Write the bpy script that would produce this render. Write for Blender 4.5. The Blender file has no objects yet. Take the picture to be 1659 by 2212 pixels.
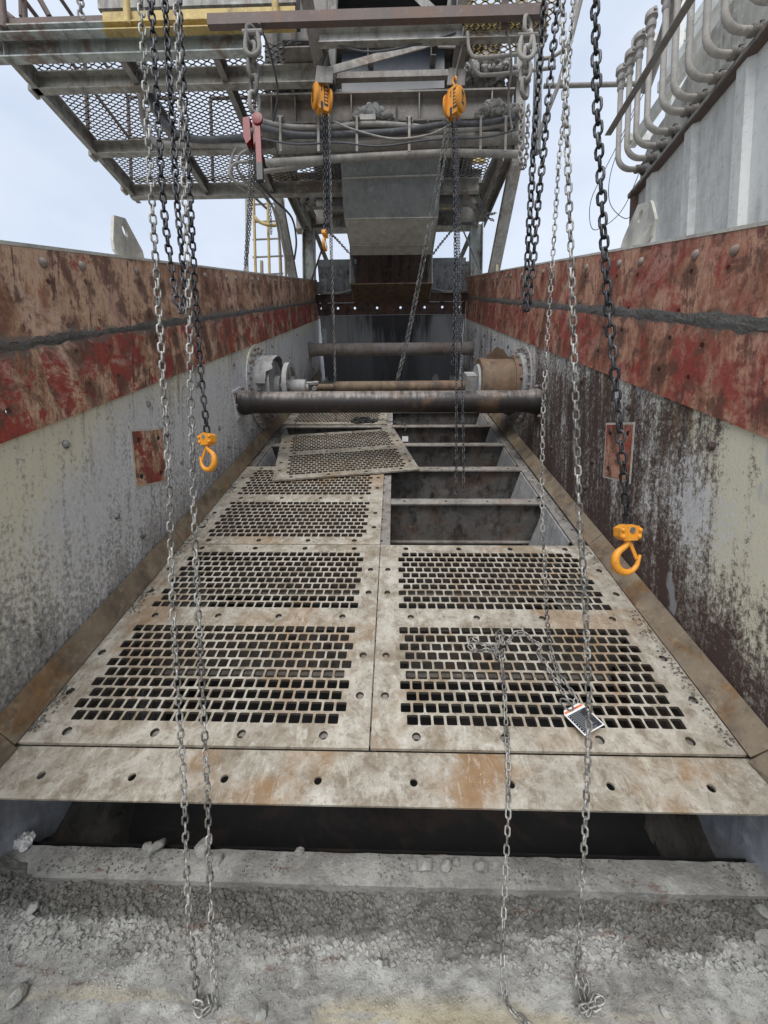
import bpy, bmesh, math, random
from mathutils import Vector, Matrix, noise
import numpy as np
R = math.radians
rnd = random.Random(7)
scene = bpy.context.scene
col = scene.collection

# ------------------------------------------------------------------ camera
PITCH, YAW, SLOPE, H = R(-4.0), R(1.45), R(26.0), 1.34
cam = bpy.data.cameras.new('camera'); cam_o = bpy.data.objects.new('camera', cam)
col.objects.link(cam_o)
cam.sensor_fit = 'VERTICAL'; cam.sensor_height = 34.6; cam.lens = 13.0
cam.clip_start = 0.02; cam.clip_end = 3000
cam_o.rotation_euler = (R(90) + PITCH, 0, YAW)
scene.camera = cam_o

# ------------------------------------------------------------------ sky and sun (bright overcast)
SUN_EL, SUN_AZ = R(50), R(190)        # azimuth clockwise from +Y: the sun stands high behind the camera
world = bpy.data.worlds.new('World'); scene.world = world; world.use_nodes = True
wn = world.node_tree.nodes; wl = world.node_tree.links
for n in list(wn): wn.remove(n)
w_out = wn.new('ShaderNodeOutputWorld'); w_bg = wn.new('ShaderNodeBackground')
w_sky = wn.new('ShaderNodeTexSky'); w_sky.sky_type = 'NISHITA'; w_sky.sun_disc = False
w_sky.sun_elevation = SUN_EL; w_sky.sun_rotation = SUN_AZ
w_sky.air_density = 1.0; w_sky.dust_density = 2.0; w_sky.ozone_density = 1.5
w_tc = wn.new('ShaderNodeTexCoord'); w_map = wn.new('ShaderNodeMapping')
w_map.inputs['Scale'].default_value = (1.0, 1.0, 2.0)
w_noise = wn.new('ShaderNodeTexNoise'); w_noise.inputs['Scale'].default_value = 1.5
w_noise.inputs['Detail'].default_value = 5; w_noise.inputs['Roughness'].default_value = 0.55
w_ramp = wn.new('ShaderNodeValToRGB')
w_ramp.color_ramp.elements[0].position = 0.36; w_ramp.color_ramp.elements[0].color = (6.6, 7.6, 9.4, 1)
w_ramp.color_ramp.elements[1].position = 0.66; w_ramp.color_ramp.elements[1].color = (9.0, 9.8, 11.0, 1)
w_mix = wn.new('ShaderNodeMixRGB'); w_mix.inputs['Fac'].default_value = 0.84
wl.new(w_tc.outputs['Generated'], w_map.inputs['Vector']); wl.new(w_map.outputs[0], w_noise.inputs['Vector'])
wl.new(w_noise.outputs['Fac'], w_ramp.inputs['Fac'])
wl.new(w_sky.outputs[0], w_mix.inputs[1]); wl.new(w_ramp.outputs[0], w_mix.inputs[2])
wl.new(w_mix.outputs[0], w_bg.inputs['Color']); w_bg.inputs['Strength'].default_value = 0.053
wl.new(w_bg.outputs[0], w_out.inputs['Surface'])
sun = bpy.data.lights.new('sun', 'SUN'); sun.energy = 1.5; sun.angle = R(40); sun.color = (1.0, 0.97, 0.93)
sun_o = bpy.data.objects.new('sun', sun); col.objects.link(sun_o)
sun_o.rotation_euler = (R(90) - SUN_EL, 0, R(180) - SUN_AZ)
sun_o.location = (0, -5, 20)
scene.view_settings.view_transform = 'Standard'; scene.view_settings.look = 'None'
scene.view_settings.exposure = 1.0; scene.view_settings.gamma = 1.0
scene.view_settings.use_curve_mapping = False
scene.cycles.max_bounces = 6; scene.cycles.diffuse_bounces = 4; scene.cycles.glossy_bounces = 2
scene.cycles.use_denoising = True

# ------------------------------------------------------------------ places
# World: camera at the origin, Y away from it, Z up. The vibrating screen slopes up and away by
# SLOPE; its own frame (x across, y up the deck, z square to the deck) has the deck at z = 0.
MM = Matrix.Translation((0, H * math.sin(SLOPE), -H * math.cos(SLOPE))) @ Matrix.Rotation(SLOPE, 4, 'X')
MI = MM.inverted()
FX, CX, CY = 831.0, 829.5, 1106.0
_f = Vector((-math.sin(YAW) * math.cos(PITCH), math.cos(YAW) * math.cos(PITCH), math.sin(PITCH)))
_r = Vector((math.cos(YAW), math.sin(YAW), 0)); _u = _r.cross(_f)
def at(x, y, Y=None, X=None, Z=None):
    'the point of the place that is sighted at (x, y) and lies on the plane Y, X or Z = const'
    d = _r * ((x - CX) / FX) + _u * ((CY - y) / FX) + _f
    t = Y / d.y if Y is not None else (X / d.x if X is not None else Z / d.z)
    return d * t
def mat_(x, y, X=None, Y=None, Z=None):
    'the same in the frame of the screen'
    d = _r * ((x - CX) / FX) + _u * ((CY - y) / FX) + _f
    d = MI.to_3x3() @ d
    t = X / d.x if X is not None else (Y / d.y if Y is not None else (Z - H) / d.z)
    return d * t + Vector((0, 0, H))

# ------------------------------------------------------------------ materials
class NT:
    def __init__(s, name):
        s.m = bpy.data.materials.new(name); s.m.use_nodes = True
        s.t = s.m.node_tree; s.b = s.t.nodes['Principled BSDF']
        tc = s.t.nodes.new('ShaderNodeTexCoord'); s.co = tc.outputs['Object']
        oi = s.t.nodes.new('ShaderNodeObjectInfo'); s.rand = oi.outputs['Random']
        geo = s.t.nodes.new('ShaderNodeNewGeometry'); s.geo = geo
    def link(s, a, b): s.t.links.new(a, b)
    def put(s, sock, v):
        if isinstance(v, (int, float)): sock.default_value = v
        elif isinstance(v, tuple): sock.default_value = v if len(v) == len(sock.default_value) else (*v, 1)
        else: s.link(v, sock)
    def vec(s, scale, off=None, co=None):
        n = s.t.nodes.new('ShaderNodeMapping'); n.inputs['Scale'].default_value = scale
        if off: n.inputs['Location'].default_value = off
        s.link(co or s.co, n.inputs['Vector']); return n.outputs[0]
    def world(s):
        return s.geo.outputs['Position']
    def noise(s, sc, det=4, ro=0.6, co=None, dist=0.0):
        n = s.t.nodes.new('ShaderNodeTexNoise'); n.inputs['Scale'].default_value = sc
        n.inputs['Detail'].default_value = det; n.inputs['Roughness'].default_value = ro
        n.inputs['Distortion'].default_value = dist
        s.link(co or s.co, n.inputs['Vector']); return n.outputs['Fac']
    def voro(s, sc, co=None, feat='F1'):
        n = s.t.nodes.new('ShaderNodeTexVoronoi'); n.inputs['Scale'].default_value = sc; n.feature = feat
        s.link(co or s.co, n.inputs['Vector']); return n.outputs['Distance']
    def ramp(s, fac, stops, interp='LINEAR'):
        n = s.t.nodes.new('ShaderNodeValToRGB'); cr = n.color_ramp; cr.interpolation = interp
        while len(cr.elements) < len(stops): cr.elements.new(0.5)
        for e, (p, c) in zip(cr.elements, stops):
            e.position = p; e.color = (c, c, c, 1) if isinstance(c, (int, float)) else (*c, 1)
        s.put(n.inputs['Fac'], fac); return n.outputs['Color']
    def mix(s, fac, a, b, mode='MIX'):
        n = s.t.nodes.new('ShaderNodeMixRGB'); n.blend_type = mode
        s.put(n.inputs['Fac'], fac); s.put(n.inputs[1], a); s.put(n.inputs[2], b); return n.outputs[0]
    def math(s, op, a, b=0.0, clamp=False):
        n = s.t.nodes.new('ShaderNodeMath'); n.operation = op; n.use_clamp = clamp
        s.put(n.inputs[0], a); s.put(n.inputs[1], b); return n.outputs[0]
    def sep(s, co=None):
        n = s.t.nodes.new('ShaderNodeSeparateXYZ'); s.link(co or s.co, n.inputs[0]); return n.outputs
    def rng(s, v, a, b, c=0.0, d=1.0):
        n = s.t.nodes.new('ShaderNodeMapRange'); n.interpolation_type = 'SMOOTHSTEP'
        s.put(n.inputs[0], v)
        for i, k in enumerate((a, b, c, d)): n.inputs[i + 1].default_value = k
        return n.outputs[0]
    def done(s, color, rough=0.75, metal=0.0, bump=None, bs=0.3, bd=0.01, spec=0.4):
        s.put(s.b.inputs['Base Color'], color); s.put(s.b.inputs['Roughness'], rough)
        s.put(s.b.inputs['Metallic'], metal); s.b.inputs['Specular IOR Level'].default_value = spec
        if bump is not None:
            n = s.t.nodes.new('ShaderNodeBump'); n.inputs['Strength'].default_value = bs
            n.inputs['Distance'].default_value = bd
            s.link(bump, n.inputs['Height']); s.link(n.outputs[0], s.b.inputs['Normal'])
        return s.m

MAT = {}
def side_plate_mat(name, dark):
    'sprayed grey-cream side plate, pitted and splashed with slurry; runs follow gravity (world Z)'
    n = NT(name); x, y, z = n.sep(); wp = n.world()
    streak = n.noise(1.0, 6, 0.66, n.vec((3, 26, 2.2), (1, 2, 3), wp))
    runs = n.noise(1.0, 4, 0.6, n.vec((1, 7.5, 0.8), (4, 0, 1), wp))
    fine = n.noise(1.0, 7, 0.80, n.vec((62, 66, 50), None, wp))
    spk = n.noise(1.0, 3, 0.6, n.vec((160, 170, 110), None, wp))
    big = n.noise(2.0, 5, 0.62, wp, 0.3)
    grey = n.mix(big, (0.52, 0.52, 0.52), (0.70, 0.70, 0.70))
    grey = n.mix(n.math('MULTIPLY', n.rng(fine, 0.50, 0.36), 0.7), grey, (0.76, 0.77, 0.77))
    cream = n.mix(fine, (0.62, 0.58, 0.42), (0.78, 0.76, 0.62))
    up_, lo_ = n.rng(z, 0.50, 0.95), n.rng(y, 2.0, 0.9)
    edge = n.math('ADD', n.math('MULTIPLY', up_, 0.55), n.math('MULTIPLY', lo_, 0.52 if not dark else 0.70))
    edge = n.math('ADD', edge, n.math('ADD', n.math('MULTIPLY', n.math('SUBTRACT', big, 0.5), 0.8), n.math('MULTIPLY', n.math('SUBTRACT', fine, 0.5), 1.6)))
    c = n.mix(n.rng(edge, 0.34 if not dark else 0.38, 0.60), grey, cream)
    lowst = n.noise(1.0, 5, 0.62, n.vec((1, 4.2, 1.1), (8, 3, 2), wp))
    c = n.mix(n.math('MULTIPLY', n.rng(n.math('ADD', lowst, n.math('MULTIPLY', n.rng(z, 0.45, 0.0), 0.22)), 0.56, 0.78), 0.5), c, (0.18, 0.16, 0.145))
    v = n.math('ADD', fine, n.math('MULTIPLY', n.math('SUBTRACT', streak, 0.5), 0.45))
    v = n.math('ADD', v, n.math('MULTIPLY', n.math('SUBTRACT', big, 0.5), 0.45 if dark else 0.28))
    if dark:
        keep = n.math('MULTIPLY', n.rng(y, 1.75, 1.05), n.rng(z, 0.10, 0.60))
        amt = n.math('SUBTRACT', 0.150, n.math('MULTIPLY', keep, 0.25))
        amt = n.math('SUBTRACT', amt, n.math('ADD', n.math('MULTIPLY', n.rng(y, 3.0, 4.4), 0.13), n.math('MULTIPLY', n.rng(z, 0.70, 0.93), 0.09)))
        amt = n.math('ADD', amt, n.math('MULTIPLY', n.rng(z, 0.30, 0.0), 0.05))
        v = n.math('ADD', n.math('ADD', v, amt), n.math('ADD', n.math('MULTIPLY', n.math('SUBTRACT', runs, 0.5), 0.42), -0.03))
        c = n.mix(n.math('MULTIPLY', n.rng(v, 0.43, 0.56), 0.92), c, n.mix(spk, (0.13, 0.11, 0.093), (0.27, 0.24, 0.205)))
        c = n.mix(n.math('MULTIPLY', n.rng(v, 0.55, 0.66), 0.92), c, n.mix(big, (0.035, 0.022, 0.021), (0.085, 0.048, 0.042)))
    else:
        amt = n.math('ADD', n.math('MULTIPLY', n.rng(z, 0.62, -0.05), 0.16), n.math('MULTIPLY', n.rng(y, 1.2, 0.7), 0.04))
        v = n.math('ADD', n.math('ADD', v, amt), -0.055)
        c = n.mix(n.math('MULTIPLY', n.rng(v, 0.46, 0.58), 0.80), c, n.mix(spk, (0.17, 0.165, 0.165), (0.32, 0.315, 0.32)))
        c = n.mix(n.math('MULTIPLY', n.rng(v, 0.59, 0.70), 0.8), c, (0.07, 0.062, 0.06))
    wht = n.noise(1.0, 4, 0.55, n.vec((1, 2.6, 1.3), (3.1, 0.4, 1.3), wp))
    c = n.mix(n.math('MULTIPLY', n.rng(wht, 0.645, 0.665), 0.55), c, n.mix(fine, (0.36, 0.37, 0.39), (0.52, 0.54, 0.57)))
    rust = n.noise(1.0, 5, 0.65, n.vec((1, 15, 1.1), (0.2, 2.1, 5.3), wp))
    c = n.mix(n.math('MULTIPLY', n.math('MULTIPLY', n.rng(rust, 0.55, 0.70), n.rng(z, 0.5, 0.95)), 0.75), c, (0.19, 0.115, 0.045))
    return n.done(c, 0.72, 0, n.math('ADD', fine, n.math('MULTIPLY', spk, 0.5)), 0.5, 0.006, 0.35)
MAT['plate_l'] = side_plate_mat('side_plate_paint_left', False)
MAT['plate_r'] = side_plate_mat('side_plate_paint_right', True)

def red_mat(name, off, right):
    n = NT(name); x, y, z = n.sep(); wp = n.world(); rd = n.rand
    pl_ = n.math('MULTIPLY', n.math('SUBTRACT', rd, 0.5), 0.07)
    st = n.noise(1.0, 7, 0.7, n.vec((3, 22, 2.4), (off, off, 0), wp), 0.3)
    big = n.noise(2.6, 7, 0.68, n.vec((1, 1.5, 1), (0, off * 2, 1), wp), 0.25)
    big2 = n.noise(3.4, 7, 0.70, n.vec((1, 1.3, 1), (5, off, 3), wp), 0.35)
    fine = n.noise(90, 6, 0.75, wp); mid = n.noise(22, 6, 0.72, wp)
    q = n.math('ADD', n.math('ADD', n.math('MULTIPLY', big, 0.42), n.math('MULTIPLY', st, 0.36)), n.math('MULTIPLY', mid, 0.22))
    q = n.math('ADD', q, pl_)
    c = n.ramp(q, [(0.36, (0.07, 0.032, 0.026)), (0.43, (0.17, 0.085, 0.055)), (0.49, (0.27, 0.155, 0.10)), (0.54, (0.44, 0.315, 0.22)), (0.60, (0.33, 0.20, 0.165)), (0.66, (0.50, 0.41, 0.33))])
    redf = n.math('ADD', n.math('ADD', big2, pl_), n.math('SUBTRACT', n.math('MULTIPLY', n.rng(z, 1.22, 1.14), 0.16 if not right else 0.06), 0.10 if not right else 0.035))
    redf = n.math('ADD', redf, n.math('MULTIPLY', n.math('SUBTRACT', mid, 0.5), 0.12))
    c = n.mix(n.math('MULTIPLY', n.rng(redf, 0.525 if not right else 0.48, 0.575 if not right else 0.60), 0.9), c, n.mix(mid, (0.175, 0.012, 0.012), (0.25, 0.032, 0.028)))
    dust = n.noise(3.0, 7, 0.72, n.vec((1, 1, 1.6), (9, 1, off), wp), 0.3)
    c = n.mix(n.math('MULTIPLY', n.rng(n.math('ADD', dust, n.math('MULTIPLY', n.math('SUBTRACT', fine, 0.5), 0.35)), 0.52, 0.64), 0.5), c, n.mix(mid, (0.40, 0.28, 0.24), (0.56, 0.46, 0.40)))
    v = n.math('ADD', n.math('MULTIPLY', st, 0.75), n.math('MULTIPLY', mid, 0.35))
    c = n.mix(n.math('MULTIPLY', n.rng(v, 0.585, 0.67), 0.85), c, (0.045, 0.024, 0.024))
    if right: c = n.mix(0.18, c, (0.34, 0.13, 0.11))
    bl = n.noise(8.0, 8, 0.74, n.vec((1, 1.2, 1), (2, off, 6), wp), 0.4)
    c = n.mix(n.math('MULTIPLY', n.rng(bl, 0.505, 0.60), 0.85), c, n.mix(mid, (0.055, 0.028, 0.024), (0.15, 0.085, 0.06)))
    c = n.mix(n.math('MULTIPLY', n.rng(bl, 0.44, 0.33), 0.45), c, n.mix(mid, (0.36, 0.25, 0.17), (0.50, 0.40, 0.31)))
    # rust halo below each bolt hole
    yy = n.math('MODULO', n.math('ADD', y, 10 * 0.611 - 0.884), 0.611)
    dy = n.math('MINIMUM', n.math('ABSOLUTE', n.math('SUBTRACT', yy, 0.20)), n.math('ABSOLUTE', n.math('SUBTRACT', yy, 0.41)))
    dz = None
    for r_ in (1.382, 1.230, 1.125, 0.995):
        k_ = n.math('SUBTRACT', z, r_ + (0.012 if right else 0.0)); k_ = n.math('MAXIMUM', n.math('MULTIPLY', k_, 1.6), n.math('MULTIPLY', k_, -0.55))
        dz = k_ if dz is None else n.math('MINIMUM', dz, k_)
    ds = n.math('SQRT', n.math('ADD', n.math('MULTIPLY', dy, dy), n.math('MULTIPLY', dz, dz)))
    ds = n.math('ADD', ds, n.math('ADD', n.math('MULTIPLY', n.math('SUBTRACT', mid, 0.5), 0.10), n.math('MULTIPLY', n.math('SUBTRACT', big2, 0.5), 0.30)))
    c = n.mix(n.math('MULTIPLY', n.rng(ds, 0.055, 0.005), 0.85), c, n.mix(mid, (0.04, 0.022, 0.02), (0.13, 0.075, 0.05)))
    led = n.math('ABSOLUTE', n.math('SUBTRACT', z, 1.222 if right else 1.185))
    led = n.math('ADD', led, n.math('ADD', n.math('MULTIPLY', n.math('SUBTRACT', mid, 0.5), 0.16), n.math('MULTIPLY', n.math('SUBTRACT', big, 0.5), 0.10)))
    c = n.mix(n.math('MULTIPLY', n.rng(led, 0.036, 0.012), 0.8), c, n.mix(fine, (0.05, 0.045, 0.042), (0.20, 0.19, 0.175)))
    c = n.mix(n.math('MULTIPLY', n.rng(fine, 0.56, 0.70), 0.5), c, (0.09, 0.052, 0.045))
    c = n.mix(n.math('MULTIPLY', n.rng(fine, 0.44, 0.30), 0.35), c, (0.40, 0.31, 0.26))
    c = n.mix(1.0, c, (1.30, 1.14, 1.06) if right else (1.42, 1.34, 1.28), 'MULTIPLY')
    return n.done(c, n.ramp(big2, [(0.4, 0.8), (0.6, 0.5)]), 0, n.math('ADD', fine, mid), 0.4, 0.005, 0.35)
MAT['red_l'] = red_mat('red_lining_left', 1.3, False); MAT['red_r'] = red_mat('red_lining_right', 7.9, True)

def crust_mat(name, a, b, sc=1.0):
    n = NT(name)
    f = n.noise(55 * sc, 8, 0.75); g = n.noise(7 * sc, 5, 0.6); v = n.voro(90 * sc)
    c = n.mix(g, a, b); c = n.mix(n.math('MULTIPLY', n.rng(f, 0.5, 0.7), 0.55), c, tuple(k * 0.35 for k in a))
    c = n.mix(n.math('MULTIPLY', n.rng(f, 0.42, 0.28), 0.5), c, tuple(min(1, k * 1.35) for k in b))
    return n.done(c, 0.95, 0, n.math('ADD', f, n.math('MULTIPLY', v, 0.4)), 0.8, 0.012, 0.15)
MAT['crust'] = crust_mat('slurry_crust', (0.075, 0.07, 0.065), (0.22, 0.21, 0.195))
MAT['rubble'] = crust_mat('broken_rock', (0.32, 0.32, 0.31), (0.48, 0.48, 0.465))
MAT['dark_mud'] = crust_mat('dark_mud', (0.045, 0.042, 0.038), (0.13, 0.122, 0.11), 0.4)  # darker tone of mud for the hopper sides
MAT['mud'] = crust_mat('dried_mud', (0.24, 0.235, 0.225), (0.38, 0.37, 0.355))

def floor_mat(wet_=True):
    n = NT('caked_floor' if wet_ else 'caked_beam'); co = n.world(); x, y, z = n.sep(co)
    f = n.noise(85, 8, 0.75, co); g = n.noise(5, 6, 0.68, co, 0.6); g2 = n.noise(2.3, 5, 0.6, n.vec((1, 2.5, 1), (4, 2, 0), co))
    m2 = n.noise(24, 7, 0.74, co)
    c = n.mix(n.rng(g, 0.28, 0.70), (0.24, 0.235, 0.22), (0.50, 0.495, 0.465))
    c = n.mix(n.math('MULTIPLY', n.rng(m2, 0.52, 0.66), 0.6), c, (0.15, 0.147, 0.137))
    c = n.mix(n.math('MULTIPLY', n.rng(m2, 0.45, 0.33), 0.5), c, (0.60, 0.60, 0.575))
    wet = n.math('ADD', n.rng(y, 0.98, 1.16), n.math('MULTIPLY', n.math('SUBTRACT', g2, 0.5), 2.2))
    c = n.mix(n.math('MULTIPLY', n.rng(wet, 0.40, 0.72), 0.88 if wet_ else 0.10), c, n.mix(n.rng(m2, 0.35, 0.65), (0.07, 0.068, 0.06), (0.21, 0.206, 0.19)))
    c = n.mix(n.math('MULTIPLY', n.rng(f, 0.52, 0.66), 0.55), c, (0.14, 0.138, 0.13))
    c = n.mix(n.math('MULTIPLY', n.rng(f, 0.44, 0.30), 0.5), c, (0.56, 0.56, 0.54))
    yel = n.noise(1.0, 4, 0.6, n.vec((2.2, 9, 1), (1.7, 0, 0), co))
    c = n.mix(n.math('MULTIPLY', n.math('MULTIPLY', n.rng(yel, 0.48, 0.60), n.rng(y, 0.97, 0.88)), 0.75), c, (0.50, 0.43, 0.27))
    rs = n.noise(1.0, 5, 0.7, n.vec((4, 14, 1), (2.2, 3, 0), co))
    c = n.mix(n.math('MULTIPLY', n.rng(rs, 0.60, 0.68), 0.7), c, (0.15, 0.075, 0.055))
    return n.done(c, 0.92, 0, n.math('ADD', n.math('ADD', f, n.math('MULTIPLY', m2, 0.4)), n.math('MULTIPLY', g, 0.7)), 0.8, 0.010, 0.25)
MAT['floor'] = floor_mat()
MAT['beam_crust'] = floor_mat(False)

def panel_mat(name, tone=1.0, rust=0.5):
    n = NT(name)
    co = n.vec((1, 1, 1), None)
    offs = n.t.nodes.new('ShaderNodeVectorMath'); offs.operation = 'ADD'
    cmb = n.t.nodes.new('ShaderNodeCombineXYZ')
    n.link(n.math('MULTIPLY', n.rand, 40.0), cmb.inputs[0]); n.link(n.math('MULTIPLY', n.rand, 23.0), cmb.inputs[1])
    n.link(n.co, offs.inputs[0]); n.link(cmb.outputs[0], offs.inputs[1]); co = offs.outputs[0]
    f = n.noise(75, 7, 0.74, co); g = n.noise(6, 6, 0.66, co, 0.8); h = n.noise(2.0, 5, 0.6, co, 0.5)
    s = n.noise(1.0, 5, 0.7, n.vec((30, 9, 30), None, co), 1.0)
    m2 = n.noise(19, 6, 0.72, co, 0.4)
    c = n.mix(n.rng(g, 0.30, 0.70), tuple(k * tone for k in (0.24, 0.20, 0.145)), tuple(k * tone for k in (0.48, 0.45, 0.385)))
    c = n.mix(n.math('MULTIPLY', n.rng(m2, 0.50, 0.64), 0.6), c, tuple(k * tone for k in (0.155, 0.12, 0.08)))
    c = n.mix(n.math('MULTIPLY', n.rng(m2, 0.46, 0.34), 0.55), c, tuple(k * tone for k in (0.58, 0.56, 0.50)))
    c = n.mix(n.math('MULTIPLY', n.rng(h, 0.50, 0.64), rust), c, tuple(k * tone for k in (0.27, 0.15, 0.06)))
    c = n.mix(n.math('MULTIPLY', n.rng(s, 0.52, 0.72), 0.45), c, tuple(k * tone for k in (0.62, 0.60, 0.53)))
    c = n.mix(n.math('MULTIPLY', n.rng(f, 0.53, 0.66), 0.55), c, tuple(k * tone for k in (0.16, 0.13, 0.10)))
    c = n.mix(n.math('MULTIPLY', n.rng(f, 0.42, 0.30), 0.5), c, tuple(k * tone for k in (0.66, 0.64, 0.58)))
    return n.done(c, 0.62, 0.15, n.math('ADD', f, n.math('MULTIPLY', s, 0.5)), 0.5, 0.006, 0.4)
MAT['panel'] = panel_mat('worn_panel_steel'); MAT['lip'] = panel_mat('rusty_lip_steel', 0.95, 0.8)
MAT['panel_far'] = panel_mat('grey_panel_steel', 0.85, 0.25)

def steel_mat(name, a, b, rust=(0.13, 0.07, 0.045), ra=0.5, dirt=(0.10, 0.097, 0.093), da=0.5, rough=0.7, streak=True):
    n = NT(name); co = n.world()
    g = n.noise(3.0, 5, 0.62, co, 0.5); f = n.noise(38, 7, 0.72, co)
    st = n.noise(1.0, 6, 0.68, n.vec((11, 11, 1.2) if streak else (5, 5, 5), (3, 1, 0), co)); md = n.noise(14, 6, 0.7, co)
    c = n.mix(g, a, b)
    r = n.noise(2.4, 6, 0.7, n.vec((1, 1, 1), (7, 3, 1), co), 0.9)
    c = n.mix(n.math('MULTIPLY', n.rng(r, 0.50, 0.62), ra), c, n.mix(f, rust, tuple(k * 1.9 for k in rust)))
    c = n.mix(n.math('MULTIPLY', n.rng(n.math('ADD', n.math('MULTIPLY', st, 0.7), n.math('MULTIPLY', md, 0.3)), 0.44, 0.66), da), c, dirt)
    c = n.mix(n.math('MULTIPLY', n.rng(md, 0.46, 0.32), 0.4), c, tuple(min(0.8, k * 1.3) for k in b))
    c = n.mix(n.math('MULTIPLY', n.rng(f, 0.55, 0.7), 0.45), c, dirt)
    return n.done(c, rough, 0, f, 0.3, 0.008, 0.35)
MAT['beam'] = steel_mat('weathered_beam_paint', (0.27, 0.27, 0.25), (0.45, 0.45, 0.42), ra=0.55, da=0.7, dirt=(0.12, 0.112, 0.10))
MAT['beam_blue'] = steel_mat('pale_green_beam_paint', (0.30, 0.335, 0.325), (0.54, 0.58, 0.565), da=0.6, ra=0.85, rust=(0.15, 0.10, 0.085))
MAT['beam_dark'] = steel_mat('dark_muddy_steel', (0.21, 0.20, 0.188), (0.34, 0.325, 0.305), ra=0.3)
MAT['beam_brown'] = steel_mat('rust_brown_steel', (0.105, 0.075, 0.068), (0.18, 0.14, 0.128), ra=0.5)
MAT['yellow'] = steel_mat('worn_yellow_paint', (0.44, 0.32, 0.11), (0.58, 0.46, 0.21), ra=0.45, rust=(0.16, 0.10, 0.05), da=0.6, dirt=(0.17, 0.135, 0.085))
MAT['chute'] = steel_mat('grey_chute_plate', (0.25, 0.275, 0.29), (0.40, 0.425, 0.44), ra=0.15, da=0.35)
MAT['chute_pale'] = steel_mat('pale_chute_plate', (0.50, 0.495, 0.455), (0.62, 0.61, 0.56), ra=0.15, da=0.3)
MAT['mesh'] = steel_mat('grating_steel', (0.10, 0.098, 0.10), (0.20, 0.19, 0.185), ra=0.3)
MAT['mesh_y'] = steel_mat('yellow_edge_grating', (0.33, 0.24, 0.07), (0.40, 0.30, 0.10), ra=0.4)
MAT['deckframe'] = steel_mat('deck_frame_steel', (0.16, 0.145, 0.13), (0.34, 0.32, 0.29), da=0.7, dirt=(0.06, 0.05, 0.043), ra=0.35)
MAT['web'] = steel_mat('beam_web_steel', (0.12, 0.11, 0.10), (0.24, 0.225, 0.205), ra=0.55, dirt=(0.03, 0.024, 0.022), da=0.9)
MAT['backplate'] = steel_mat('stained_back_plate', (0.27, 0.285, 0.30), (0.42, 0.435, 0.45), ra=0.1, dirt=(0.04, 0.04, 0.045), da=0.8)
MAT['blackband'] = steel_mat('black_rust_band', (0.05, 0.045, 0.042), (0.17, 0.11, 0.085), rust=(0.10, 0.045, 0.03), ra=0.6, dirt=(0.012, 0.011, 0.011), da=0.8)  # black and rust tones, also on the back of the chute mouth
MAT['white_wall'] = steel_mat('white_building_sheet', (0.72, 0.735, 0.70), (0.80, 0.81, 0.775), ra=0.06, dirt=(0.26, 0.255, 0.225), da=0.42, rust=(0.30, 0.26, 0.2))
MAT['white_dirty'] = steel_mat('dirty_upper_sheet', (0.46, 0.46, 0.42), (0.62, 0.62, 0.57), ra=0.15, dirt=(0.15, 0.145, 0.125), da=0.7)
MAT['pipe_pale'] = steel_mat('pale_pipe', (0.42, 0.40, 0.37), (0.54, 0.52, 0.48), ra=0.2, da=0.35, rust=(0.25, 0.2, 0.15))
MAT['pipe_mud'] = steel_mat('muddy_pipe', (0.30, 0.29, 0.275), (0.43, 0.42, 0.395), ra=0.2, da=0.45)
MAT['wear'] = steel_mat('pale_blue_wear_plate', (0.34, 0.36, 0.40), (0.50, 0.52, 0.57), ra=0.15, da=0.5, dirt=(0.10, 0.10, 0.11))
MAT['lug'] = steel_mat('lug_plate_paint', (0.48, 0.47, 0.42), (0.62, 0.605, 0.54), ra=0.3, da=0.5, dirt=(0.17, 0.165, 0.145))
MAT['bolt_dirty'] = steel_mat('dirty_bolt_head', (0.24, 0.20, 0.18), (0.34, 0.30, 0.27), ra=0.6, da=0.6)
MAT['strip'] = steel_mat('brown_edge_steel', (0.155, 0.12, 0.08), (0.29, 0.235, 0.17), rust=(0.15, 0.08, 0.03), ra=0.8, dirt=(0.06, 0.047, 0.038), da=0.8, streak=False)
MAT['hole_wall_dark'] = steel_mat('dark_hole_walls', (0.05, 0.042, 0.032), (0.11, 0.092, 0.07), ra=0.2)  # darker colour for the walls of the panel holes
MAT['under'] = steel_mat('shade_black_steel', (0.007, 0.0075, 0.008), (0.016, 0.0165, 0.017), ra=0.1, rough=0.8, dirt=(0.008, 0.008, 0.008))  # near-black colour stands in for deep shade below lip and deck
MAT['castgrey'] = steel_mat('grey_casting', (0.26, 0.26, 0.255), (0.42, 0.42, 0.41), ra=0.2, da=0.6)
MAT['castbrown'] = steel_mat('brown_drum', (0.10, 0.068, 0.042), (0.215, 0.155, 0.10), ra=0.5, da=0.85, dirt=(0.05, 0.04, 0.033))

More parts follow.
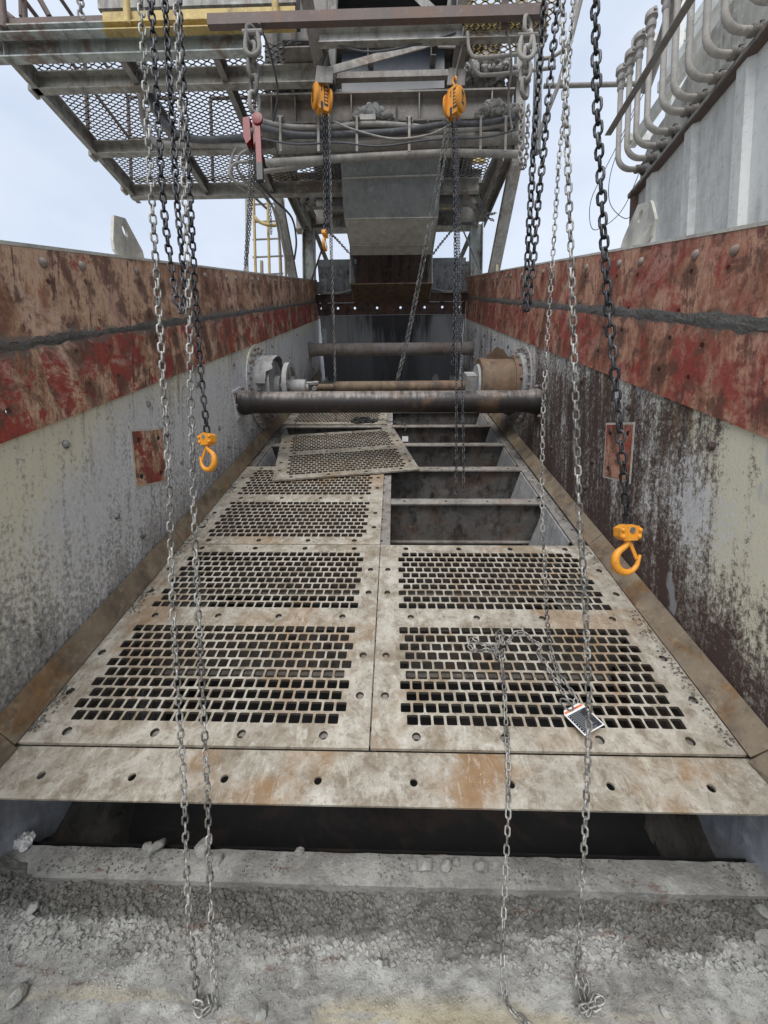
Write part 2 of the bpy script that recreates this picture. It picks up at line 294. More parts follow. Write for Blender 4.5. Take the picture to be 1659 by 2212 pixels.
def back_mat():
    'grey plate with black oil runs down its middle and a wet ragged foot'
    n = NT('oil_stained_back_plate'); x, y, z = n.sep()
    f = n.noise(40, 6, 0.7); g = n.noise(3, 5, 0.6)
    st = n.noise(1.0, 6, 0.66, n.vec((9, 1, 0.9))); st2 = n.noise(1.0, 4, 0.6, n.vec((28, 1, 1.6)))
    c = n.mix(g, (0.22, 0.235, 0.25), (0.36, 0.375, 0.39)); c = n.mix(n.math('MULTIPLY', n.rng(st2, 0.5, 0.68), 0.5), c, (0.12, 0.12, 0.125))
    ax = n.math('ABSOLUTE', n.math('SUBTRACT', x, 0.02))
    mid_ = n.math('ADD', n.rng(ax, 1.0, 0.0), n.math('MULTIPLY', n.math('SUBTRACT', st, 0.5), 1.9))
    mid_ = n.math('ADD', mid_, n.math('MULTIPLY', n.rng(z, 0.5, 0.98), 0.32))
    c = n.mix(n.math('MULTIPLY', n.rng(mid_, 0.42, 1.05), 0.95), c, n.mix(f, (0.012, 0.013, 0.017), (0.03, 0.032, 0.04)))
    wet = n.noise(2.6, 5, 0.6, n.vec((1, 1, 0.5), (2, 0, 3)))
    foot = n.math('ADD', n.rng(z, 0.62, 0.18), n.math('MULTIPLY', n.math('SUBTRACT', wet, 0.5), 2.6))
    c = n.mix(n.math('MULTIPLY', n.rng(foot, 0.62, 0.66), 0.8), c, (0.05, 0.053, 0.06))
    return n.done(c, 0.5, 0, f, 0.25, 0.005, 0.4)
MAT['oilback'] = back_mat()
def tube_mat():
    n = NT('oily_tube'); x, y, z = n.sep()
    f = n.noise(1, 7, 0.75, n.vec((45, 25, 14))); st = n.noise(1, 5, 0.6, n.vec((26, 4, 4))); g = n.noise(2.2, 5, 0.65, n.vec((1, 3, 3)))
    nz = n.sep(n.geo.outputs['Normal'])[2]
    c = n.mix(g, (0.14, 0.115, 0.10), (0.30, 0.265, 0.24))
    drip = n.math('ADD', n.math('MULTIPLY', n.math('SUBTRACT', st, 0.5), 0.16), n.math('MULTIPLY', n.math('SUBTRACT', f, 0.5), 0.10))
    drip = n.math('ADD', drip, n.math('MULTIPLY', n.math('SUBTRACT', g, 0.5), 0.12))
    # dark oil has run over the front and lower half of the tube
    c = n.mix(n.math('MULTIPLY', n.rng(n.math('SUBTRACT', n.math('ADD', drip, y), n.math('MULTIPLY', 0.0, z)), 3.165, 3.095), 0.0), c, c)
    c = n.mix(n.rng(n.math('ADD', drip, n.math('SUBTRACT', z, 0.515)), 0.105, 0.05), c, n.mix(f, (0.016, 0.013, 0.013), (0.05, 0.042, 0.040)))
    c = n.mix(n.math('MULTIPLY', n.rng(f, 0.56, 0.66), 0.8), c, (0.05, 0.04, 0.038))
    rs = n.noise(3.1, 5, 0.65, n.vec((1, 1, 1), (4, 4, 4)))
    c = n.mix(n.math('MULTIPLY', n.rng(rs, 0.54, 0.66), 0.6), c, (0.17, 0.10, 0.055))
    return n.done(c, 0.5, 0.1, f, 0.35, 0.006, 0.5)
MAT['tube'] = tube_mat()
MAT['fartube'] = steel_mat('dusty_brown_tube', (0.20, 0.17, 0.15), (0.34, 0.31, 0.285), ra=0.4, da=0.5)

def paint_mat(name, c1, c2, rough=0.45, wear=(0.12, 0.08, 0.05), wa=0.35, sc=40):
    n = NT(name); f = n.noise(sc, 6, 0.7); g = n.noise(sc * 0.25, 4, 0.6)
    c = n.mix(g, c1, c2); c = n.mix(n.math('MULTIPLY', n.rng(f, 0.55, 0.66), wa), c, wear)
    return n.done(c, rough, 0, f, 0.15, 0.003, 0.5)
MAT['orange'] = paint_mat('hoist_orange', (0.64, 0.24, 0.014), (0.78, 0.34, 0.035), wear=(0.26, 0.15, 0.07), wa=0.65, sc=110)
MAT['hoist_red'] = paint_mat('lever_hoist_red', (0.15, 0.006, 0.012), (0.22, 0.014, 0.02), wa=0.6)
MAT['black'] = paint_mat('black_plastic', (0.012, 0.012, 0.014), (0.03, 0.03, 0.032), 0.5, (0.09, 0.09, 0.09), 0.4)
MAT['hose'] = paint_mat('dusty_hose', (0.05, 0.055, 0.065), (0.12, 0.125, 0.135), 0.7, (0.22, 0.215, 0.21), 0.6, 25)
MAT['tag_white'] = paint_mat('tag_plastic', (0.72, 0.72, 0.70), (0.78, 0.78, 0.76), 0.4, (0.45, 0.43, 0.40), 0.25)
MAT['tag_dark'] = paint_mat('tag_print_black', (0.018, 0.02, 0.026), (0.03, 0.033, 0.04), 0.4, (0.10, 0.10, 0.11), 0.4)
MAT['tag_red'] = paint_mat('tag_print_orange', (0.66, 0.17, 0.055), (0.72, 0.22, 0.08), 0.4, (0.6, 0.4, 0.3), 0.3)
MAT['tag_grey'] = paint_mat('tag_print_grey', (0.30, 0.31, 0.33), (0.38, 0.39, 0.40), 0.5)
MAT['rope'] = paint_mat('wire_rope', (0.10, 0.095, 0.09), (0.17, 0.165, 0.155), 0.6)
MAT['rustrod'] = paint_mat('rusty_rod', (0.12, 0.045, 0.03), (0.17, 0.075, 0.05), 0.7)
MAT['wood'] = paint_mat('pale_wood', (0.50, 0.42, 0.28), (0.58, 0.50, 0.36), 0.8)
MAT['dark_glass'] = paint_mat('dark_bluish_sheet', (0.05, 0.06, 0.075), (0.09, 0.105, 0.13), 0.35)

def chain_mat(name, a, b, rough, metal):
    n = NT(name); f = n.noise(160, 4, 0.65)
    v = n.math('ADD', n.math('MULTIPLY', f, 0.7), n.math('MULTIPLY', n.rand, 0.35))
    c = n.ramp(v, [(0.3, tuple(k * 0.45 for k in a)), (0.5, a), (0.7, b)])
    return n.done(c, rough, metal, f, 0.2, 0.002, 0.5)
MAT['chain_galv'] = chain_mat('zinc_chain', (0.22, 0.215, 0.20), (0.46, 0.45, 0.42), 0.5, 0.35)
MAT['chain_dark'] = chain_mat('black_load_chain', (0.035, 0.037, 0.042), (0.10, 0.10, 0.105), 0.45, 0.5)
MAT['chain_mid'] = chain_mat('grey_steel_chain', (0.13, 0.128, 0.122), (0.27, 0.265, 0.25), 0.5, 0.4)
MAT['chain_mud'] = chain_mat('muddy_heavy_chain', (0.22, 0.21, 0.195), (0.36, 0.345, 0.32), 0.85, 0.0)
def ground_mat():
    n = NT('quarry_ground'); co = n.world()
    g = n.noise(0.05, 6, 0.6, co); f = n.noise(1.3, 6, 0.7, co)
    return n.done(n.mix(n.math('MULTIPLY', n.math('ADD', g, f), 0.5), (0.22, 0.20, 0.17), (0.36, 0.34, 0.30)), 0.95, 0, f, 0.4, 0.1, 0.2)
MAT['ground'] = ground_mat()

# ------------------------------------------------------------------ mesh builders
class MB:
    def __init__(s): s.v = []; s.f = []; s.hole = set()
    def add(s, vs, fs):
        o = len(s.v); s.v += [tuple(p) for p in vs]; s.f += [tuple(i + o for i in f) for f in fs]; return s
    def box(s, a, b, bev=0.0):
        (x0, y0, z0), (x1, y1, z1) = a, b
        return s.add([(x0, y0, z0), (x1, y0, z0), (x1, y1, z0), (x0, y1, z0), (x0, y0, z1), (x1, y0, z1), (x1, y1, z1), (x0, y1, z1)],
                     [(0, 3, 2, 1), (4, 5, 6, 7), (0, 1, 5, 4), (1, 2, 6, 5), (2, 3, 7, 6), (3, 0, 4, 7)])
    def frame(s, p, q, up):
        d = (Vector(q) - Vector(p)).normalized(); up = Vector(up)
        if abs(d.dot(up.normalized())) > 0.99: up = Vector((0, 1, 0)) if abs(d.y) < 0.9 else Vector((1, 0, 0))
        sx = d.cross(up).normalized(); return d, sx, sx.cross(d)
    def sweep(s, p, q, prof, up=(0, 0, 1)):
        'closed profile (list of (side, up)) swept from p to q, capped'
        d, sx, uz = s.frame(p, q, up); n = len(prof); p, q = Vector(p), Vector(q)
        vs = [p + sx * a + uz * b for a, b in prof] + [q + sx * a + uz * b for a, b in prof]
        fs = [(i, (i + 1) % n, n + (i + 1) % n, n + i) for i in range(n)] + [tuple(range(n - 1, -1, -1)), tuple(range(n, 2 * n))]
        return s.add(vs, fs)
    def bar(s, p, q, w, h, up=(0, 0, 1)):
        return s.sweep(p, q, [(-w / 2, -h / 2), (w / 2, -h / 2), (w / 2, h / 2), (-w / 2, h / 2)], up)
    def ibeam(s, p, q, w, h, t=0.012, up=(0, 0, 1)):
        a, b, k = w / 2, h / 2, t / 2
        return s.sweep(p, q, [(-a, -b), (a, -b), (a, -b + t), (k, -b + t), (k, b - t), (a, b - t), (a, b), (-a, b), (-a, b - t), (-k, b - t), (-k, -b + t), (-a, -b + t)], up)
    def channel(s, p, q, w, h, t=0.01, up=(0, 0, 1), flip=1):
        a, b = w, h / 2
        pr = [(0, -b), (flip * a, -b), (flip * a, -b + t), (flip * t, -b + t), (flip * t, b - t), (flip * a, b - t), (flip * a, b), (0, b)]
        return s.sweep(p, q, pr if flip > 0 else pr[::-1], up)
    def angle(s, p, q, w, h, t=0.008, up=(0, 0, 1), flip=1):
        pr = [(0, 0), (flip * w, 0), (flip * w, t), (flip * t, t), (flip * t, h), (0, h)]
        return s.sweep(p, q, pr if flip > 0 else pr[::-1], up)
    def tube(s, pts, r, n=10, cap=True, closed=False):
        pts = [Vector(p) for p in pts]; m = len(pts); rs = r if isinstance(r, (list, tuple)) else [r] * m
        nrm = None; rings = []
        for i, p in enumerate(pts):
            a = pts[i - 1] if (i or closed) else p; b = pts[(i + 1) % m] if (i < m - 1 or closed) else p
            d = (b - a).normalized()
            if nrm is None: nrm = d.orthogonal().normalized()
            nrm = (nrm - d * nrm.dot(d)).normalized(); bn = d.cross(nrm)
            rings.append([p + (nrm * math.cos(2 * math.pi * k / n) + bn * math.sin(2 * math.pi * k / n)) * rs[i] for k in range(n)])
        vs = [v for g in rings for v in g]; fs = []
        for i in range(m if closed else m - 1):
            j = (i + 1) % m
            fs += [(i * n + k, i * n + (k + 1) % n, j * n + (k + 1) % n, j * n + k) for k in range(n)]
        if cap and not closed: fs += [tuple(range(n - 1, -1, -1)), tuple(range((m - 1) * n, m * n))]
        return s.add(vs, fs)
    def lathe(s, p, axis, prof, n=24):
        'prof: list of (along, radius)'
        d = Vector(axis).normalized(); a = d.orthogonal().normalized(); b = d.cross(a); p = Vector(p)
        vs = [p + d * h + (a * math.cos(2 * math.pi * k / n) + b * math.sin(2 * math.pi * k / n)) * r for h, r in prof for k in range(n)]
        m = len(prof)
        fs = [(i * n + k, i * n + (k + 1) % n, (i + 1) * n + (k + 1) % n, (i + 1) * n + k) for i in range(m - 1) for k in range(n)]
        fs += [tuple(range(n - 1, -1, -1)), tuple(range((m - 1) * n, m * n))]
        return s.add(vs, fs)
    def poly(s, outline, off):
        'flat outline thickened by the vector off'
        n = len(outline); off = Vector(off); o = [Vector(p) for p in outline]
        return s.add(o + [p + off for p in o], [tuple(range(n)), tuple(range(2 * n - 1, n - 1, -1))] + [(i, n + i, n + (i + 1) % n, (i + 1) % n) for i in range(n)])
    def build(s, name, mat, parent=None, smooth=False, mtx=None):
        me = bpy.data.meshes.new(name); me.from_pydata(s.v, [], s.f); me.validate(); me.update()
        bm = bmesh.new(); bm.from_mesh(me); bmesh.ops.recalc_face_normals(bm, faces=bm.faces); bm.to_mesh(me); bm.free()
        me.materials.append(MAT[mat])
        if smooth:
            me.shade_smooth()
            try: me.set_sharp_from_angle(angle=R(35))
            except Exception: pass
        return link(name, me, parent, mtx)
def link(name, me, parent=None, mtx=None):
    o = bpy.data.objects.new(name, me); col.objects.link(o)
    if parent: o.parent = parent
    if mtx is not None: o.matrix_local = mtx
    return o
def tag(o, label=None, cat=None, group=None, kind=None):
    if label: o['label'] = label
    if cat: o['category'] = cat
    if group: o['group'] = group
    if kind: o['kind'] = kind
    return o
def thing(name, label, cat, loc=(0, 0, 0), group=None, mtx=None):
    o = bpy.data.objects.new(name, None); col.objects.link(o); o.empty_display_size = 0.1
    if mtx is not None: o.matrix_world = mtx
    else: o.location = loc
    return tag(o, label, cat, group)
def at_loc(mb, loc):
    'mesh data written in world places, moved so that it hangs under an Empty at loc'
    l = Vector(loc); mb.v = [tuple(Vector(p) - l) for p in mb.v]; return mb

def rsq(a, th, p=11):
    c, s = abs(math.cos(th)), abs(math.sin(th)); return a / ((c ** p + s ** p) ** (1 / p))
def holed_plate(u0, u1, rows, fn, thick, nseg=16):
    '''plate in (u, v) with real holes. rows: (v0, v1, [(u, v, half_u, half_v, shape, cell_half or None)]);
    fn(u, v, depth) gives the place'''
    mb = MB(); V = {}; verts = []; faces = []
    def vid(u, v, d):
        k = (round(u, 5), round(v, 5), d)
        if k not in V: V[k] = len(verts); verts.append(fn(u, v, d * thick))
        return V[k]
    def quad(ps):
        ids = [vid(u, v, 0) for u, v in ps]
        if len(set(ids)) > 2: faces.append(tuple(ids))
        ids = [vid(u, v, 1) for u, v in reversed(ps)]
        if len(set(ids)) > 2: faces.append(tuple(ids))
    for v0, v1, hs in rows:
        hs = sorted(hs); cur = u0
        for i, (hu, hv, au, av, shape, cell) in enumerate(hs):
            if cell: a, b = hu - cell, hu + cell
            else:
                a = cur; b = (hu + hs[i + 1][0]) / 2 if i + 1 < len(hs) else u1
            a = max(a, u0); b = min(b, u1)
            if a > cur + 1e-4: quad([(cur, v0), (a, v0), (a, v1), (cur, v1)])
            ths = [2 * math.pi * k / nseg + (math.pi / nseg) for k in range(nseg)]
            cs = [math.atan2(y - hv, x - hu) % (2 * math.pi) for x in (a, b) for y in (v0, v1)]
            ths = [t for t in ths if all(abs(t - c) > 0.06 for c in cs)] + cs
            ths.sort(); inn = []; out = []
            for t in ths:
                c, s_ = math.cos(t), math.sin(t)
                r = 1.0 if shape == 'c' else rsq(1.0, t)
                inn.append((hu + au * r * c, hv + av * r * s_))
                k = min(((b - hu) / c if c > 1e-9 else 1e9), ((a - hu) / c if c < -1e-9 else 1e9), ((v1 - hv) / s_ if s_ > 1e-9 else 1e9), ((v0 - hv) / s_ if s_ < -1e-9 else 1e9))
                out.append((hu + c * k, hv + s_ * k))
            m = len(ths)
            for k in range(m):
                j = (k + 1) % m
                quad([inn[k], out[k], out[j], inn[j]])
                mb.hole.add(len(faces)); faces.append((vid(*inn[k], 0), vid(*inn[j], 0), vid(*inn[j], 1), vid(*inn[k], 1)))
            cur = b
        if cur < u1 - 1e-4: quad([(cur, v0), (u1, v0), (u1, v1), (cur, v1)])
    va, vb = rows[0][0], rows[-1][1]
    ring = [(u0, va), (u1, va), (u1, vb), (u0, vb)]
    for k in range(4):
        a, b = ring[k], ring[(k + 1) % 4]
        faces.append((vid(*a, 0), vid(*b, 0), vid(*b, 1), vid(*a, 1)))
    mb.v = [tuple(p) for p in verts]; mb.f = faces; return mb

# ------------------------------------------------------------------ chains
LINKS = {}
def link_mesh(pitch, wire, width, mat):
    k = (pitch, wire, width, mat)
    if k in LINKS: return LINKS[k]
    r = wire / 2; hw = width / 2 - r; hl = pitch / 2 + r * 0.55; st = max(hl - hw, 0.0005); pts = []
    for i in range(7): t = math.pi * i / 6; pts.append((hw * math.cos(t), st + hw * math.sin(t) * 1.0, 0))
    for i in range(7): t = math.pi + math.pi * i / 6; pts.append((hw * math.cos(t), -st + hw * math.sin(t), 0))
    mb = MB(); mb.tube(pts, r, 6, closed=True)
    me = bpy.data.meshes.new('link'); me.from_pydata(mb.v, [], mb.f); me.update(); me.shade_smooth(); me.materials.append(MAT[mat])
    LINKS[k] = me; return me
def resample(pts, step):
    pts = [Vector(p) for p in pts]; out = [pts[0].copy()]; i = 0; cur = pts[0].copy()
    while i < len(pts) - 1:
        d = pts[i + 1] - cur
        if d.length >= step: cur = cur + d.normalized() * step; out.append(cur.copy())
        else:
            # walk on to where the distance from the last point is one step
            i += 1
            while i < len(pts) - 1 and (pts[i + 1] - cur).length < step: i += 1
            if i >= len(pts) - 1: break
            a, b = pts[i], pts[i + 1]; lo, hi = 0.0, 1.0
            for _ in range(24):
                m = (lo + hi) / 2
                if (a.lerp(b, m) - cur).length < step: lo = m
                else: hi = m
            cur = a.lerp(b, hi); out.append(cur.copy())
    return out
def smooth(pts, k=6):
    'Catmull-Rom through the points'
    P = [Vector(p) for p in pts]; P = [P[0] * 2 - P[1]] + P + [P[-1] * 2 - P[-2]]; out = []
    for i in range(1, len(P) - 2):
        for j in range(k):
            t = j / k; a, b, c, d = P[i - 1:i + 3]
            out.append(0.5 * ((2 * b) + (c - a) * t + (2 * a - 5 * b + 4 * c - d) * t * t + (3 * b - a - 3 * c + d) * t ** 3))
    out.append(P[-2]); return out
def links(root, pts, pitch, wire, width, mat, roll=0.4, jit=0.25, loc=None):
    me = link_mesh(pitch, wire, width, mat); P = resample(pts, pitch); loc = Vector(loc if loc is not None else root.location)
    ref = Vector((1, 0.35, 0)).normalized()
    for i in range(len(P) - 1):
        d = (P[i + 1] - P[i]).normalized(); c = (P[i] + P[i + 1]) / 2
        rf = ref if abs(d.dot(ref)) < 0.9 else Vector((0, 0, 1))
        x = (rf - d * rf.dot(d)).normalized(); z = x.cross(d)
        a = roll + (math.pi / 2 if i % 2 else 0) + rnd.uniform(-jit, jit)
        x, z = x * math.cos(a) + z * math.sin(a), z * math.cos(a) - x * math.sin(a)
        o = bpy.data.objects.new('link', me); col.objects.link(o); o.parent = root
        o.matrix_local = Matrix(((x.x, d.x, z.x, c.x - loc.x), (x.y, d.y, z.y, c.y - loc.y), (x.z, d.z, z.z, c.z - loc.z), (0, 0, 0, 1)))
def chain(name, label, pts, pitch, wire, width, mat, group=None, roll=0.4, jit=0.25):
    base = min(pts, key=lambda p: p[2])
    t = thing(name, label, 'chain', tuple(base), group)
    links(t, pts, pitch, wire, width, mat, roll, jit); return t

# ================================================================== SETTING
def ground():
    mb = MB(); n = 24; L = 900
    for j in range(n + 1):
        for i in range(n + 1): mb.v.append(((i / n - 0.5) * 2 * L, (j / n - 0.5) * 2 * L, -9 + 1.5 * noise.noise((i * 0.7, j * 0.7, 0))))
    mb.f = [(j * (n + 1) + i, j * (n + 1) + i + 1, (j + 1) * (n + 1) + i + 1, (j + 1) * (n + 1) + i) for j in range(n) for i in range(n)]
    tag(mb.build('ground', 'ground'), kind='structure')
ground()

# ================================================================== THE VIBRATING SCREEN
XL, XR = -1.335, 1.235            # inner faces of the two side plates
screen = thing('vibrating_screen', 'long inclined vibrating screen with red lined side plates and cross tubes', 'screen machine', mtx=MM)
Y0, Y1 = -0.15, 7.70            # side plates run along the deck
PITCHX = 0.0469                 # hole pitch of the panels

def bolt_mesh(r=0.018, h=0.012, mat='castgrey'):
    mb = MB(); mb.lathe((0, 0, 0), (0, 0, 1), [(0, r), (h * 0.35, r * 0.97), (h * 0.75, r * 0.75), (h, r * 0.35)], 12)
    me = bpy.data.meshes.new('bolt'); me.from_pydata(mb.v, [], mb.f); me.update(); me.shade_smooth(); me.materials.append(MAT[mat]); return me
def hex_mesh(r=0.016, h=0.014, mat='castgrey'):
    mb = MB(); mb.lathe((0, 0, 0), (0, 0, 1), [(0, r), (h, r), (h, r * 0.55), (h * 1.6, r * 0.5)], 6)
    me = bpy.data.meshes.new('bolt'); me.from_pydata(mb.v, [], mb.f); me.update(); me.materials.append(MAT[mat]); return me
BOLT_L, BOLT_R, BOLT_RED = bolt_mesh(mat='plate_l'), bolt_mesh(mat='plate_r'), (bolt_mesh(0.019, 0.013, 'bolt_dirty'), bolt_mesh(0.019, 0.013, 'bolt_dirty'))
HEX = hex_mesh(mat='bolt_dirty'); HEXS = hex_mesh(0.010, 0.010)
def stud(me, parent, p, axis, name='bolt', spin=0.0):
    q = Vector((0, 0, 1)).rotation_difference(Vector(axis)).to_matrix().to_4x4()
    return link(name, me, parent, Matrix.Translation(p) @ q @ Matrix.Rotation(spin, 4, 'Z'))

def side(sgn):
    X = XL if sgn < 0 else XR
    out = sgn                                             # outwards
    pm = 'plate_l' if sgn < 0 else 'plate_r'
    mb = MB(); mb.poly([(X, Y0, 0.94), (X, Y0, 0.02), (X, 0.50, -0.035), (X, 0.66, -0.12), (X, 0.90, -0.95), (X, Y1, -0.95), (X, Y1, 0.94)], (out * 0.02, 0, 0))
    sp = mb.build('side_plate', pm, screen)
    tag(sp, 'speckled grey lower side plate on the left' if sgn < 0 else 'dark stained lower side plate with cream paint at its near end')
    # upper lining plate, red, standing 14 mm proud, with rows of real bolt holes
    zt = 1.487 if sgn < 0 else 1.510
    z0_ = 0.905 if sgn < 0 else 0.905; up_ = 0.0 if sgn < 0 else 0.012
    bounds = [Y0] + [0.884 + 0.611 * k for k in range(11)] + [Y1]; lp = None
    for a, b in zip(bounds, bounds[1:]):
        cols = [q for q in ([a + 0.20, a + 0.41] if b - a > 0.5 else [a + 0.19]) if q < b - 0.03]
        def hr(z, r): return [(q + rnd.uniform(-.008, .008), z + up_ + rnd.uniform(-.005, .005), r, r, 'c', None) for q in cols]
        rows = [(z0_, 0.965, []), (0.965, 1.035, hr(0.995, 0.0125)), (1.035, 1.09, []), (1.09, 1.17, hr(1.125, 0.0125)), (1.17, 1.195, []), (1.195, 1.27, hr(1.230, 0.0125)), (1.27, 1.355, []), (1.355, 1.415, hr(1.382, 0.0115)), (1.415, zt, [])]
        dv = rnd.uniform(-0.0012, 0.0012)
        q_ = holed_plate(a + 0.0012, b - 0.0012, rows, lambda u, v, d: (X - out * (0.010 + dv) + out * d, u, v), 0.022).build('lining_plate', 'red_l' if sgn < 0 else 'red_r', screen)
        for q in cols: stud(BOLT_RED[0 if sgn < 0 else 1], q_, (X - out * (0.010 + dv), q + rnd.uniform(-.006, .006), 1.44 + up_ + rnd.uniform(-.004, .004)), (-out, 0, 0))
        if lp is None: lp = q_
    # pale top flange
    mb = MB(); mb.box((min(X - out * 0.012, X + out * 0.10), Y0, zt + 0.001), (max(X - out * 0.012, X + out * 0.10), Y1, zt + 0.013))
    mb.build('top_flange', 'lug', screen)
    # outer stiffeners under the flange
    for y in np.arange(0.4, 7.2, 0.85):
        mb = MB(); mb.box((min(X + out * 0.022, X + out * 0.10), y, -0.6), (max(X + out * 0.022, X + out * 0.10), y + 0.012, zt - 0.002)); mb.build('stiffener', 'lug', screen)
    # crust of slurry lying on the weld between the two linings
    mb = MB(); ny = 340; prof = 6
    for i in range(ny + 1):
        y = Y0 + (Y1 - Y0) * i / ny; k = 1.192 - 0.003 * y + 0.006 * noise.noise((y * 1.1, sgn, 8))
        if sgn > 0: k += 0.035
        w = (0.016 if sgn < 0 else 0.022) * (1.15 - 0.06 * y) * (1 + 0.6 * noise.noise((y * 2.3, sgn, 0)) + 0.35 * noise.noise((y * 11, sgn, 5)))
        for j in range(prof + 1):
            t = j / prof; b = math.sin(math.pi * t)
            d = 0.0006 + 0.0022 * b * (0.7 + 0.9 * noise.noise((y * 9, t * 3, sgn * 4))) + 0.002 * noise.noise((y * 40, t * 9, 2))
            if j in (0, prof): d = 0.0
            mb.v.append((X - out * (0.0102 + max(d, 0)), y, k + (t - 0.5) * w * 2 + 0.012 * noise.noise((y * 14, j * 0.9, sgn)) + 0.007 * noise.noise((y * 47, j * 1.7, sgn))))
    mb.f = [(i * (prof + 1) + j, i * (prof + 1) + j + 1, (i + 1) * (prof + 1) + j + 1, (i + 1) * (prof + 1) + j) for i in range(ny) for j in range(prof)]
    mb.build('slurry_crust', 'crust', screen, True)
    # bolt heads: one row in the lining under the flange, scattered rows in the plate
    bl = BOLT_L if sgn < 0 else BOLT_R
    for yy in np.arange(0.9, 7.1, 0.62):
        for z in (0.24, 0.42, 0.62, 0.80):
            if rnd.random() < 0.72: stud(bl, sp, (X, yy + rnd.uniform(-0.05, 0.05) + (0.62 - z) * 0.35, z + rnd.uniform(-0.02, 0.02)), (-out, 0, 0))
    # bare red rectangle where a pad was unbolted
    Q = ([(1.767, 0.472), (2.014, 0.394), (2.124, 0.659), (1.871, 0.730)] if sgn < 0 else [(1.856, 0.456), (2.091, 0.382), (2.209, 0.649), (1.970, 0.726)])
    Q = [Vector((a_, b_)) for a_, b_ in Q]
    def bil(u, v): return (Q[0] * (1 - u) + Q[1] * u) * (1 - v) + (Q[3] * (1 - u) + Q[2] * u) * v
    rows = [(0, 0.32, [(0.17, 0.16, 0.06, 0.05, 'c', None), (0.83, 0.16, 0.06, 0.05, 'c', None)]), (0.32, 0.68, []), (0.68, 1.0, [(0.17, 0.84, 0.06, 0.05, 'c', None), (0.83, 0.84, 0.06, 0.05, 'c', None)])]
    for u_, v_ in ((0.17, 0.16), (0.83, 0.16), (0.17, 0.84), (0.83, 0.84)):
        p_ = bil(u_, v_); MB().lathe((X - out * 0.0019, p_[0], p_[1]), (-out, 0, 0), [(0, 0.0165), (0.0004, 0.0165)], 12).build('hole_dark_disc', 'black', sp)  # black discs stand in for the dark depth of the holes
    rim = MB(); rim.poly([(X - out * 0.0015, *(bil(u, v))) for u, v in ((-0.05, -0.04), (1.05, -0.04), (1.05, 1.04), (-0.05, 1.04))], (out * 0.003, 0, 0)); rim.build('patch_rim', 'lug', sp)
    pp = holed_plate(0, 1, rows, lambda u, v, d: (X - out * 0.004 + out * d, *bil(u, v)), 0.0022)
    tag(pp.build('bare_patch', 'red_l' if sgn < 0 else 'red_r', sp), 'bare red rectangle with four bolt holes in the grey plate')
    # brown edge strips along the deck
    segs = [(0.715, 1.92), (1.925, 4.35), (4.355, 7.2)]
    for a, b in segs:
        x0 = XL + 0.034 if sgn < 0 else XR - 0.064; x1 = X - out * 0.003; zs = 0.112 if sgn < 0 else 0.078
        mb = MB(); mb.poly([(x0, a, 0.002), (x0, b, 0.002), (x1, b, zs), (x1, a, zs)], (-out * 0.007, 0, 0.005)); mb.build('edge_strip', 'strip', screen)
    # lifting lug on top
    ly = (2.22, 2.49) if sgn < 0 else (2.338, 2.63)
    lt = 1.668 if sgn < 0 else 1.706
    z0 = zt + 0.013; xo = X + out * 0.02; m = (ly[0] + ly[1]) / 2
    pr = [(ly[0], z0), (ly[1], z0), (ly[1] - 0.01, z0 + 0.02), (m + 0.035, lt), (m - 0.055, lt), (ly[0] + 0.005, z0 + 0.05)] if sgn < 0 else \
         [(ly[0], z0), (ly[1], z0), (ly[1] - 0.01, z0 + 0.02), (m + 0.055, lt), (m - 0.06, lt), (ly[0], z0 + 0.10)]
    oc = (m, lt - 0.055); N = 32; ringo, ringi = [], []
    for k in range(N):
        t = 2 * math.pi * k / N; dx, dz = math.cos(t), math.sin(t); best = 9
        for i in range(len(pr)):
            (ax, az), (bx, bz) = pr[i], pr[(i + 1) % len(pr)]
            ex, ez = bx - ax, bz - az; den = dx * ez - dz * ex
            if abs(den) < 1e-9: continue
            q = ((ax - oc[0]) * ez - (az - oc[1]) * ex) / den; w = ((ax - oc[0]) * dz - (az - oc[1]) * dx) / den
            if q > 0 and -1e-6 <= w <= 1 + 1e-6: best = min(best, q)
        ringo.append((oc[0] + dx * best, oc[1] + dz * best)); ringi.append((oc[0] + dx * 0.020, oc[1] + dz * 0.026))
    mb = MB(); vs = []
    for dd in (0, 0.014):
        vs += [(xo + out * dd, u, v) for u, v in ringo] + [(xo + out * dd, u, v) for u, v in ringi]
    fs = []
    for k in range(N):
        j = (k + 1) % N
        fs += [(k, j, N + j, N + k), (2 * N + k, 3 * N + k, 3 * N + j, 2 * N + j), (k, 2 * N + k, 2 * N + j, j), (N + k, N + j, 3 * N + j, 3 * N + k)]
    mb.add(vs, fs); tag(mb.build('lifting_lug', 'lug', screen), 'pale steel lifting lug with an eye on the plate top')
side(-1); side(1)

